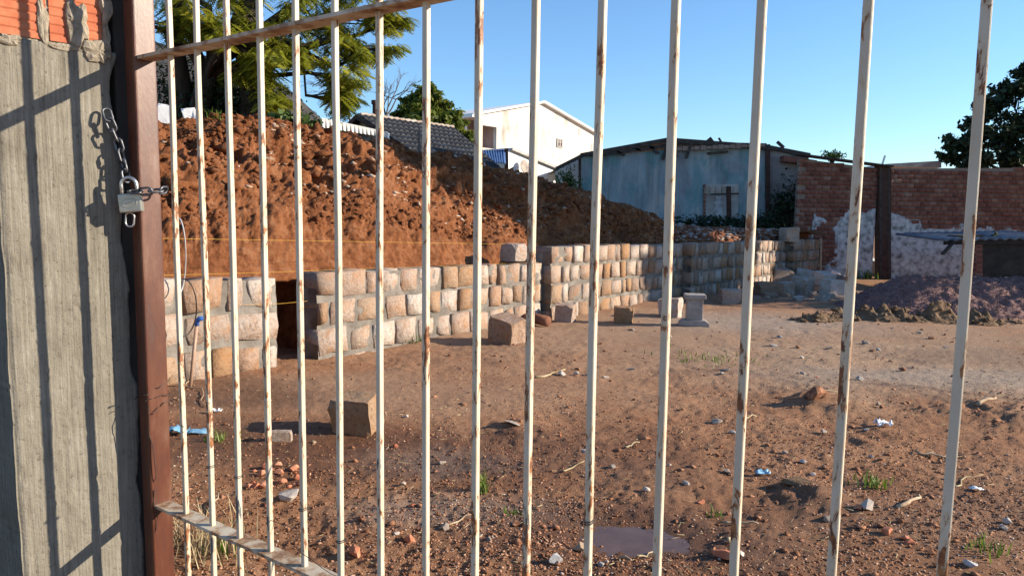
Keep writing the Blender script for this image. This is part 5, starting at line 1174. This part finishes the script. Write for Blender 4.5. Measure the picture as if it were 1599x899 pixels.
# low white annex with satellite dish
AL = W(790, 234, 29.5); h4 = empty('white_annex', (AL.x, AL.y, -1.0)); tag(h4, 'low white annex with a sloping top in front of the white house', 'house')
def ax(s_, z, d=0.0): q2 = AL + wd_ * s_ + wnr * d; return Vector((q2.x, q2.y, z))
AR = W(872, 264, 32.0); s1_ = (AR - AL).dot(wd_); 
mb = MB(); mb.prism([ax(0, -1), ax(s1_ + 1.0, -1), ax(s1_ + 1.0, AR.z - .25), ax(s1_, AR.z), ax(.3, AL.z), ax(0, AL.z)], wnr * 3.0); part(mb, 'wall', M['white_paint'], h4)
mb = MB(); mb.beam(ax(.25, AL.z + .05, 1.45), ax(s1_ + .3, AR.z - .03, 1.45), 3.2, .09); part(mb, 'roof', M['infill'], h4)
dr = empty('satellite_dish', tuple(ax(.9, AL.z - .7, -.25))); tag(dr, 'pale oval satellite dish on the white annex wall', 'satellite dish')
mb = MB(); vs = [(0, 0, 0)]; n = 24; fs = []
Dm = Vector((.55, -.75, .35)).to_track_quat('Z', 'Y').to_matrix()
for rg, (q_, dz) in enumerate(((.5, .02), (1.0, .08))):
    for k in range(n): a = 2 * math.pi * k / n; vs.append(tuple(Dm @ Vector((.26 * q_ * math.cos(a), .33 * q_ * math.sin(a), dz))))
fs = [(0, 1 + k, 1 + (k + 1) % n) for k in range(n)] + [(1 + k, 1 + n + k, 1 + n + (k + 1) % n, 1 + (k + 1) % n) for k in range(n)]
mb.add(vs, fs); o = mb.build('dish', M['rock_pale'], dr, True); so = o.modifiers.new('t', 'SOLIDIFY'); so.thickness = .015
mb = MB(); mb.tube([(0, 0, -.02), (-.05, .1, -.3), (-.08, .26, -.34)], .02, 6); mb.tube([(.0, 0, -.25), tuple(Dm @ Vector((0, -.25, .35)))], .012, 6); mb.build('arm', M['chain'], dr)
# blue sheeting left of the annex
h5 = empty('corrugated_lean_to', tuple(W(765, 255, 28.5))); tag(h5, 'small lean-to with blue corrugated sheets left of the annex', 'lean-to')
a0_, a1_, b0_, b1_ = W(745, 237, 29.6), W(789, 234, 29.6), W(752, 252, 27.8), W(790, 256, 27.8)
vs = []; m_ = 66
for i in range(m_ + 1):
    t_ = i / m_; w_ = .03 * math.sin(t_ * 11 * 2 * math.pi); A_ = a0_.lerp(a1_, t_); B_ = b0_.lerp(b1_, t_); vs += [(A_.x, A_.y, A_.z + w_), (B_.x, B_.y, B_.z + w_)]
mb = MB(); mb.add(vs, [(i * 2, i * 2 + 1, i * 2 + 3, i * 2 + 2) for i in range(m_)]); o = part(mb, 'sheet', M['blue_sheet'], h5); so = o.modifiers.new('t', 'SOLIDIFY'); so.thickness = .02
part(MB().beam(W(790.5, 232, 29.3), W(791, 268, 29.3), .16, .16, (0, 1, 0)), 'post', M['dark_wood'], h5); part(MB().beam(W(745, 239, 29.4), W(790, 236, 29.4), .06, .08), 'beam', M['dark_wood'], h5)

# ------------------------------------------------------------------ ruined blue building
BY = 25.5
h6 = empty('blue_building', tuple(W(1050, 345, BY))); tag(h6, 'ruined building with peeling blue painted wall and burnt roof', 'building')
bw = lambda u, v, dy=0.0: W(u, v, BY) + Vector((0, dy, 0))
mb = MB(); mb.prism([bw(906, 400), bw(1196, 400), bw(1196, 227), bw(1060, 232), bw(906, 246)], (0, .22, 0)); part(mb, 'blue_wall', M['blue'], h6)
mb = MB(); mb.prism([bw(1198, 400, -.05), bw(1262, 400, -.05), bw(1262, 240, -.05), bw(1198, 229, -.05)], (0, .25, 0)); part(mb, 'grey_wall', M['grey_render'], h6)
mb = MB(); mb.prism([bw(872, 400, 1.8), bw(904, 400, .05), bw(904, 247, .05), bw(872, 263, 1.8)], (.05, .2, 0)); part(mb, 'side_wall', M['infill'], h6)
part(MB().beam(bw(905, 247, -.06), bw(905, 330, -.06), .09, .09, (0, 1, 0)), 'corner_post', M['dark_wood'], h6)
part(MB().beam(bw(1197, 226, -.11), bw(1197, 372, -.11), .14, .10, (0, 1, 0)), 'dark_post', M['dark_wood'], h6)
for (u0, v0, u1, v1, w_, dy) in ((868, 264, 908, 244, .13, -.15), (906, 243, 1040, 219, .14, -.12), (925, 244, 1040, 228, .10, -.10), (1040, 219, 1200, 231, .16, -.12), (1045, 224, 1195, 227, .12, -.08), (1195, 230, 1262, 243, .14, -.14), (1040, 217, 1053, 247, .16, -.16), (1078, 222, 1070, 248, .09, -.16), (1045, 217, 1034, 250, .10, -.10), (985, 230, 1000, 236, .07, -.1), (960, 235, 975, 243, .06, -.1), (1010, 226, 1028, 240, .09, -.1), (1105, 217, 1112, 226, .18, -.1), (1121, 216, 1127, 226, .05, -.1), (1212, 222, 1222, 231, .09, -.1), (1104, 240, 1136, 237, .08, -.05), (1033, 218, 1036, 226, .05, -.2), (960, 236, 963, 230, .04, -.1)):
    part(MB().beam(bw(u0, v0, dy), bw(u1, v1, dy), .10, w_), 'roof_timber', M['burnt'], h6)
for k in range(16):                                                        # broken edge tiles under the roof line
    u = 1050 + k * 9.2; part(MB().box(bw(u, 233.5 - (u - 1050) * .045, -.10), (.19, .16, .10 + .03 * (k % 3)), rz=.05 * (k % 3 - 1)), 'edge_tile', M['brick_mortar'], h6)
mb = MB(); mb.prism([bw(870, 262, 2.2), bw(906, 243, .2), bw(1045, 219, .3), bw(1262, 243, .2), bw(1262, 236, 6), bw(1045, 216, 6), bw(870, 255, 8)], (0, 0, .05)); part(mb, 'roof_remains', M['burnt'], h6)
# bricked-up window with a weathered timber cross in front
mb = MB(); mb.prism([bw(1098, 343, -.02), bw(1152, 343, -.02), bw(1152, 288, -.02), bw(1098, 288, -.02)], (0, .05, 0)); wd6 = part(mb, 'walled_up_window', M['infill'], h6)
part(MB().prism([bw(1112, 343, -.03), bw(1128, 343, -.03), bw(1127, 306, -.03), bw(1116, 306, -.03)], (0, .02, 0)), 'white_patch', M['plaster'], h6)
for k in range(6): part(MB().box(bw(1103 + k * 9, 297, -.05), (.19, .09, .26)), 'infill_brick', M['rock_pale'], h6)
for k in range(9): part(MB().box(bw(1099.5, 291 + k * 6, -.05), (.07, .08, .12)), 'jamb_brick', M['brick'], h6)
tp = empty('timber_cross', tuple(bw(1132, 345, -.5))); tag(tp, 'dark T shaped timber post before the walled-up window', 'post')
part(MB().beam(bw(1132, 350, -.5), bw(1131, 292, -.5), .14, .12, (0, 1, 0)), 'post', M['dark_wood'], tp); part(MB().beam(bw(1105, 304, -.43), bw(1148, 303, -.43), .05, .06), 'crossbar', M['burnt'], tp)
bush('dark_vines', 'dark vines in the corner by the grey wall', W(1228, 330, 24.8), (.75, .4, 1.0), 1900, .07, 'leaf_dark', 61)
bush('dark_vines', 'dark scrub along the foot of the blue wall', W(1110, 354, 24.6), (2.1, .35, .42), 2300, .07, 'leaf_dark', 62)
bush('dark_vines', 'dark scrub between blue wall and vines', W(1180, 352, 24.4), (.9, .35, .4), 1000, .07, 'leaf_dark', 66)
bush('green_shrub', 'green shrub at the left corner of the blue building', W(886, 285, 24.6), (.42, .3, .5), 700, .055, 'leaf_bush', 63)
bush('green_shrub', 'sunlit green plant growing on top of the brick wall', W(1300, 243, 24.6), (.40, .3, .16), 420, .05, 'grass', 64)

# ------------------------------------------------------------------ old brick wall
QY = 23.8
qw = lambda u, v, dy=0.0: W(u, v, QY) + Vector((0, dy, 0))
BRK = []
for k in range(6):
    me_ = hewn_mesh('brick', 300 + k, 3, 0.03, 0.03, 0.3); me_.materials.append(M['brick']); BRK.append(me_)
BRS = BRK
def brick_wall(name, label, u0, u1, vtop, plaster_fn, seed, left_jag=False):
    rs_ = random.Random(seed); A_ = qw(u0, vtop(u0)); B_ = qw(u1, vtop(u1)); zb_ = -SL * QY - .3
    root = empty(name, (A_.x, QY, zb_)); tag(root, label, 'brick wall', 'panels of the old brick wall')
    L_ = B_.x - A_.x; hb = .150; lb = .275; ztop = max(A_.z, B_.z)
    # mortar backing
    pts = [A_ + Vector((0.02, .03, -.02))]; nseg = 8
    for i in range(1, nseg + 1): pts.append(qw(u0 + (u1 - u0) * i / nseg, vtop(u0 + (u1 - u0) * i / nseg)) + Vector((-.02 if i == nseg else 0, .03, -.02)))
    poly = pts + [Vector((B_.x - .02, QY + .03, zb_)), Vector((A_.x + .02, QY + .03, zb_))]
    part(MB().prism(poly, (0, .16, 0)), 'mortar_bed', M['brick_mortar'], root)
    nrow = int((ztop - zb_) / hb) + 1; cnt = 0
    for r_ in range(nrow):
        z = ztop - (r_ + .5) * hb; x_ = A_.x - (lb * .5 if r_ % 2 else 0)
        if left_jag: x_ -= 0
        while x_ < B_.x - .04:
            l = lb * rs_.uniform(.94, 1.05); a_, b_ = max(x_, A_.x), min(x_ + l, B_.x); x_ += l
            if b_ - a_ < .07: continue
            if left_jag and a_ <= A_.x + .001 and rs_.random() < .45 and z > 0.4: continue
            xm = (a_ + b_) / 2; 
            um = u0 + (u1 - u0) * (xm - A_.x) / L_; zmax = qw(um, vtop(um)).z
            if z + hb * .35 > zmax: continue
            if plaster_fn(xm, z) > 0.12: continue
            if z < zb_ + .5: continue
            o = link('brick', BRK[rs_.randrange(6)], None, root); o.location = (xm - A_.x, .06 - rs_.uniform(0, .016), z - zb_); o.scale = (b_ - a_ - rs_.uniform(.014, .026), .14, hb - rs_.uniform(.014, .024)); o.rotation_euler = (rs_.uniform(-.015, .015), rs_.uniform(-.012, .012), rs_.uniform(-.015, .015)); cnt += 1
    # whitewashed plaster that still clings to the lower part
    nx, nz = int(L_ / .035), int((ztop - zb_) / .035); gx_ = np.linspace(A_.x + .03, B_.x - .03, nx); gz_ = np.linspace(zb_ + .2, ztop - .1, nz); XX, ZZ = np.meshgrid(gx_, gz_)
    mask = plaster_fn(XX, ZZ); YY = QY - .012 - .02 * np.clip(mask * 3, 0, 1) + .012 * fbm(XX * 3, ZZ * 3, 0, 4, 81); f_ = grid_faces(nz, nx); ok = mask.ravel()[f_].mean(1) > 0
    V_ = np.stack([XX - A_.x, YY - QY, ZZ - zb_], -1).reshape(-1, 3); f_ = f_[ok]
    if len(f_):
        used_, inv = np.unique(f_, return_inverse=True); o = link('plaster', mesh_np('plaster', V_[used_], inv.reshape(-1, 4), smooth=True), M['plaster'], root); so = o.modifiers.new('t', 'SOLIDIFY'); so.thickness = .02; so.offset = -1
    return root, cnt
def px2(u, v): p_ = qw(u, v); return p_.x, p_.z
def plast_l(x_, z):
    xs_ = [px2(u, 350)[0] for u in (1240, 1262, 1270, 1285, 1296, 1302, 1312, 1340, 1370)]; tops = [px2(1300, v)[1] for v in (450, 430, 333, 336, 358, 362, 338, 333, 333)]
    t_ = np.interp(x_, xs_, tops); f_ = fbm(np.asarray(x_) * 2.2, np.asarray(z) * 2.2, 0, 4, 82) * .22
    # bare brick patch near the left edge low down
    cx, cz = px2(1288, 385); hole = 1 - np.sqrt(((x_ - cx) / .38) ** 2 + ((z - cz) / .80) ** 2)
    return np.minimum((t_ - z) + f_, -hole * .5 + f_ * .6)
def plast_r(x_, z):
    xs_ = [px2(u, 350)[0] for u in (1385, 1420, 1436, 1442, 1500, 1545, 1575, 1610, 1700)]; tops = [px2(1300, v)[1] for v in (336, 336, 338, 350, 350, 351, 353, 362, 372)]
    return np.interp(x_, xs_, tops) - z + .16 * fbm(np.asarray(x_) * 2.2, np.asarray(z) * 2.2, 0, 4, 83)
vt_l = lambda u: np.interp(u, [1246, 1290, 1340, 1368], [246, 252, 258, 262]); vt_r = lambda u: 262.0 - (u - 1390) * .003
_, c_l = brick_wall('brick_wall', 'left panel of the old brick wall with broken edge and whitewash', 1248, 1373, vt_l, plast_l, 5, True)
_, c_r = brick_wall('brick_wall', 'right panel of the old brick wall above flaking whitewash', 1390, 1640, vt_r, plast_r, 6)
colm = empty('dark_column', tuple(qw(1378, 430))); tag(colm, 'dark rusty column dividing the two brick wall panels', 'column')
mb = MB(); mb.prism([qw(1370, 440, -.12), qw(1388.5, 440, -.12), qw(1388.5, 259, -.12), qw(1369.5, 259, -.12)], (0, .3, 0)); part(mb, 'column', M['dark_wood'], colm)
mb = MB(); mb.prism([qw(1371, 440, -.128), qw(1374, 440, -.128), qw(1374, 261, -.128), qw(1371, 261, -.128)], (0, .006, 0)); mb.prism([qw(1384.5, 440, -.128), qw(1387, 440, -.128), qw(1387, 261, -.128), qw(1384.5, 261, -.128)], (0, .006, 0)); part(mb, 'flange', M['burnt'], colm)
cop = MB(); cop.beam(qw(1240, 241, -.02), qw(1390, 260.5, -.02), .45, .05); tag(part(cop, 'roof_edge_sheet', M['burnt'], colm), None)
bpy.data.objects['roof_edge_sheet'].parent = None; o = bpy.data.objects['roof_edge_sheet']; o.matrix_parent_inverse = Matrix.Identity(4); tag(o, 'thin dark roof sheet sloping along the top of the left brick panel', 'roof sheet')
cop = MB(); cop.prism([qw(1246, 238, 1.2), qw(1300, 246, 1.2), qw(1300, 252, 1.2), qw(1246, 248, 1.2)], (0, .4, 0)); o = cop.build('parapet', M['brick']); tag(o, 'low brick parapet behind the blue building corner', 'parapet')
mb = MB(); mb.beam(W(1376, 262, 25), W(1382, 243, 25), .06, .03, (0, 1, 0)); tag(mb.build('white_lath', M['white_paint']), 'white lath sticking up behind the brick wall', 'lath')
mb = MB(); mb.prism([W(1378, 260, 30), W(1470, 262, 30), W(1470, 251, 30), W(1384, 256, 30)], (0, 4, 0)); tag(mb.build('far_roof', M['infill']), 'pale low roof just above the brick wall', 'roof')
mb = MB(); mb.beam(qw(1271, 430, -.5), qw(1272, 371, -.5), .06, .05, (0, 1, 0)); tag(mb.build('wooden_stake', M['stick']), 'thin upright stake at the end of the stone wall', 'stake')

# ------------------------------------------------------------------ shed at the right edge
SY = 19.0
sw = lambda u, v, dy=0.0: W(u, v, SY) + Vector((0, dy, 0))
shd = empty('shed', tuple(sw(1540, 447))); tag(shd, 'dark open shed under a bluish metal roof sheet at the right edge', 'shed')
a0_, a1_, b0_, b1_ = sw(1466, 376), sw(1680, 372), sw(1480, 371, 2.6), sw(1680, 366, 2.6)
vs = []; m_ = 72
for i in range(m_ + 1):
    t_ = i / m_; w_ = .02 * math.sin(t_ * 14 * 2 * math.pi); A_ = a0_.lerp(a1_, t_); B_ = b0_.lerp(b1_, t_); vs += [(A_.x, A_.y, A_.z + w_), (B_.x, B_.y, B_.z + w_)]
mb = MB(); mb.add(vs, [(i * 2, i * 2 + 1, i * 2 + 3, i * 2 + 2) for i in range(m_)]); o = part(mb, 'roof_sheet', M['sheet_metal'], shd); so = o.modifiers.new('t', 'SOLIDIFY'); so.thickness = .05
part(MB().beam(sw(1489, 377, -.03), sw(1470, 397, -.03), .05, .12, (0, 1, 0)), 'broken_strip', M['shed_dark'], shd)
part(MB().prism([sw(1500, 374, .3), sw(1560, 371, .3), sw(1545, 367, .3), sw(1510, 368, .3)], (0, .5, 0)), 'loose_sheet', M['shed_dark'], shd)
for u in range(1616, 1760, 12):
    part(MB().prism([sw(u, 455, 2.2), sw(u + 11.6, 455, 2.2), sw(u + 11.6, 380, 2.2), sw(u, 380, 2.2)], (0, .04, 0)), 'board', M['shed_dark'], shd)
for k in range(9): part(MB().box(sw(1533, 446 - k * 8.0, .2), (.19, .19, .12)), 'pier_brick', M['brick'], shd)
part(MB().beam(sw(1478, 379, .1), sw(1680, 376, .1), .08, .12), 'beam', M['shed_dark'], shd)
part(MB().prism([sw(1680, 455), sw(1684, 455), sw(1684, 375), sw(1680, 375)], (0, 2.4, 0)), 'side_panel', M['shed_dark'], shd)
part(MB().prism([sw(1532, 379, .15), sw(1680, 377, .15), sw(1680, 455, .15), sw(1532, 455, .15)], (0, .04, 0)), 'dark_opening_sheet', M['shed_dark'], shd)  # dark sheet stands in for the shaded interior behind the opening
part(MB().beam(sw(1570, 434, -.1), sw(1680, 441, -.1), .3, .05), 'leaning_board', M['infill'], shd)
crumple_ = MB(); crumple_.tube([sw(1565, 371, .4), sw(1572, 366, .4), sw(1569, 360, .4)], [.07, .05, .01], 6); o = crumple_.build('green_rag', M['leaf_bush']); tag(o, 'bit of green rag on the shed roof', 'rag')
tuft(1347, 436, .38, 60, 'green grass clump left of the gravel heap', 8, wd=.02, spread=.14)

# ------------------------------------------------------------------ grass and weeds in the lot
tuft(752, 770, .16, 26, 'tuft of bright green grass near the middle of the lot', 11, spread=.02, wd=.004)
tuft(1362, 755, .085, 40, 'yellow green weed above the cream stone', 12, spread=.05, wd=.006)
tuft(1090, 558, .07, 60, 'thin strip of green weeds in the middle distance', 13, spread=.28, wd=.006)['kind'] = 'stuff'
tuft(1130, 562, .06, 50, 'right end of the strip of green weeds', 14, spread=.22, wd=.006)['kind'] = 'stuff'
tuft(650, 533, .14, 24, 'grass blades at the foot of the three course wall', 15, spread=.08, wd=.006)
tuft(1545, 865, .09, 24, 'small green weed in the lower right corner', 16, spread=.04, wd=.004)
tuft(338, 690, .09, 30, 'small weed right of the blue plastic', 17, spread=.05, wd=.005)
tuft(325, 870, .26, 90, 'dry pale grass clump behind the lower rail', 18, mat='straw', spread=.09, wd=.003, cat='grass tuft')
tuft(300, 850, .2, 60, 'dry tangle of stalks beside the gate post', 19, mat='straw', spread=.07, wd=.003)
tuft(345, 860, .16, 20, 'green blades behind the lower rail', 20, spread=.03, wd=.005)
tuft(800, 805, .05, 20, 'tiny green sprout low in the middle', 21, spread=.03, wd=.004)
tuft(1115, 800, .07, 14, 'little sprout right above the puddle', 22, spread=.02, wd=.004)

# ------------------------------------------------------------------ trees at the right; those beyond the frame throw the shade
rt = W(1590, 300, 29.0)
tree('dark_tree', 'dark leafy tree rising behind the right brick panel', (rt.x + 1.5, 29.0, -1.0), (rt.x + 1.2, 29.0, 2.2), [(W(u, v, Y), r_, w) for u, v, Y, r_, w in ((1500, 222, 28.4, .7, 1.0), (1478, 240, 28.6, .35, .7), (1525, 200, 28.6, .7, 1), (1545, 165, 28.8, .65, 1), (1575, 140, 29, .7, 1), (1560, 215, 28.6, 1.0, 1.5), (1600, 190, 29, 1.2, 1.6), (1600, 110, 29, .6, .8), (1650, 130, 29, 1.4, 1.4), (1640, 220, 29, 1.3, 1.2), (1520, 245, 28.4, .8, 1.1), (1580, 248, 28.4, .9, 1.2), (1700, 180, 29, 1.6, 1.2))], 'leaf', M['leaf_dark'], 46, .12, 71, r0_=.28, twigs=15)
def shade_tree(label, x0, y0, zc0, ry, rz_, seed, n=16, dens=75):
    rs_ = random.Random(seed); cs = []
    for k in range(n):
        a = rs_.uniform(0, 6.283); q_ = rs_.random() ** .5; cs.append(((x0 + rs_.uniform(-1.8, 1.8), y0 + ry * q_ * math.cos(a), zc0 + rz_ * q_ * math.sin(a)), (1.3, 1.15, 1.0), 1.0))
    tree('shade_tree', label, (x0, y0, -.4), (x0, y0, zc0 - rz_ * .8), cs, 'leaf', M['leaf_dark'], dens, .17, seed, r0_=.3, twigs=12, group='trees along the right side')
shade_tree('spreading tree beyond the right side of the lot', 21.0, 17.2, 8.2, 3.6, 3.0, 72, 40)
shade_tree('tall tree farther along the right side of the lot', 22.0, 23.4, 7.0, 3.4, 3.3, 73, 40)
shade_tree('tallest tree just beyond the right edge of the picture', 21.0, 15.4, 10.0, 2.2, 1.4, 75, 24)
hd = bush('shade_hedge', 'unseen dense foliage added to shade the gravel heap', (14.2, 14.9, 1.1), (.9, 1.9, 1.55), 5200, .12, 'leaf_dark', 74)  # out of view, added so that its shade falls on the gravel
print('bricks', c_l, c_r)
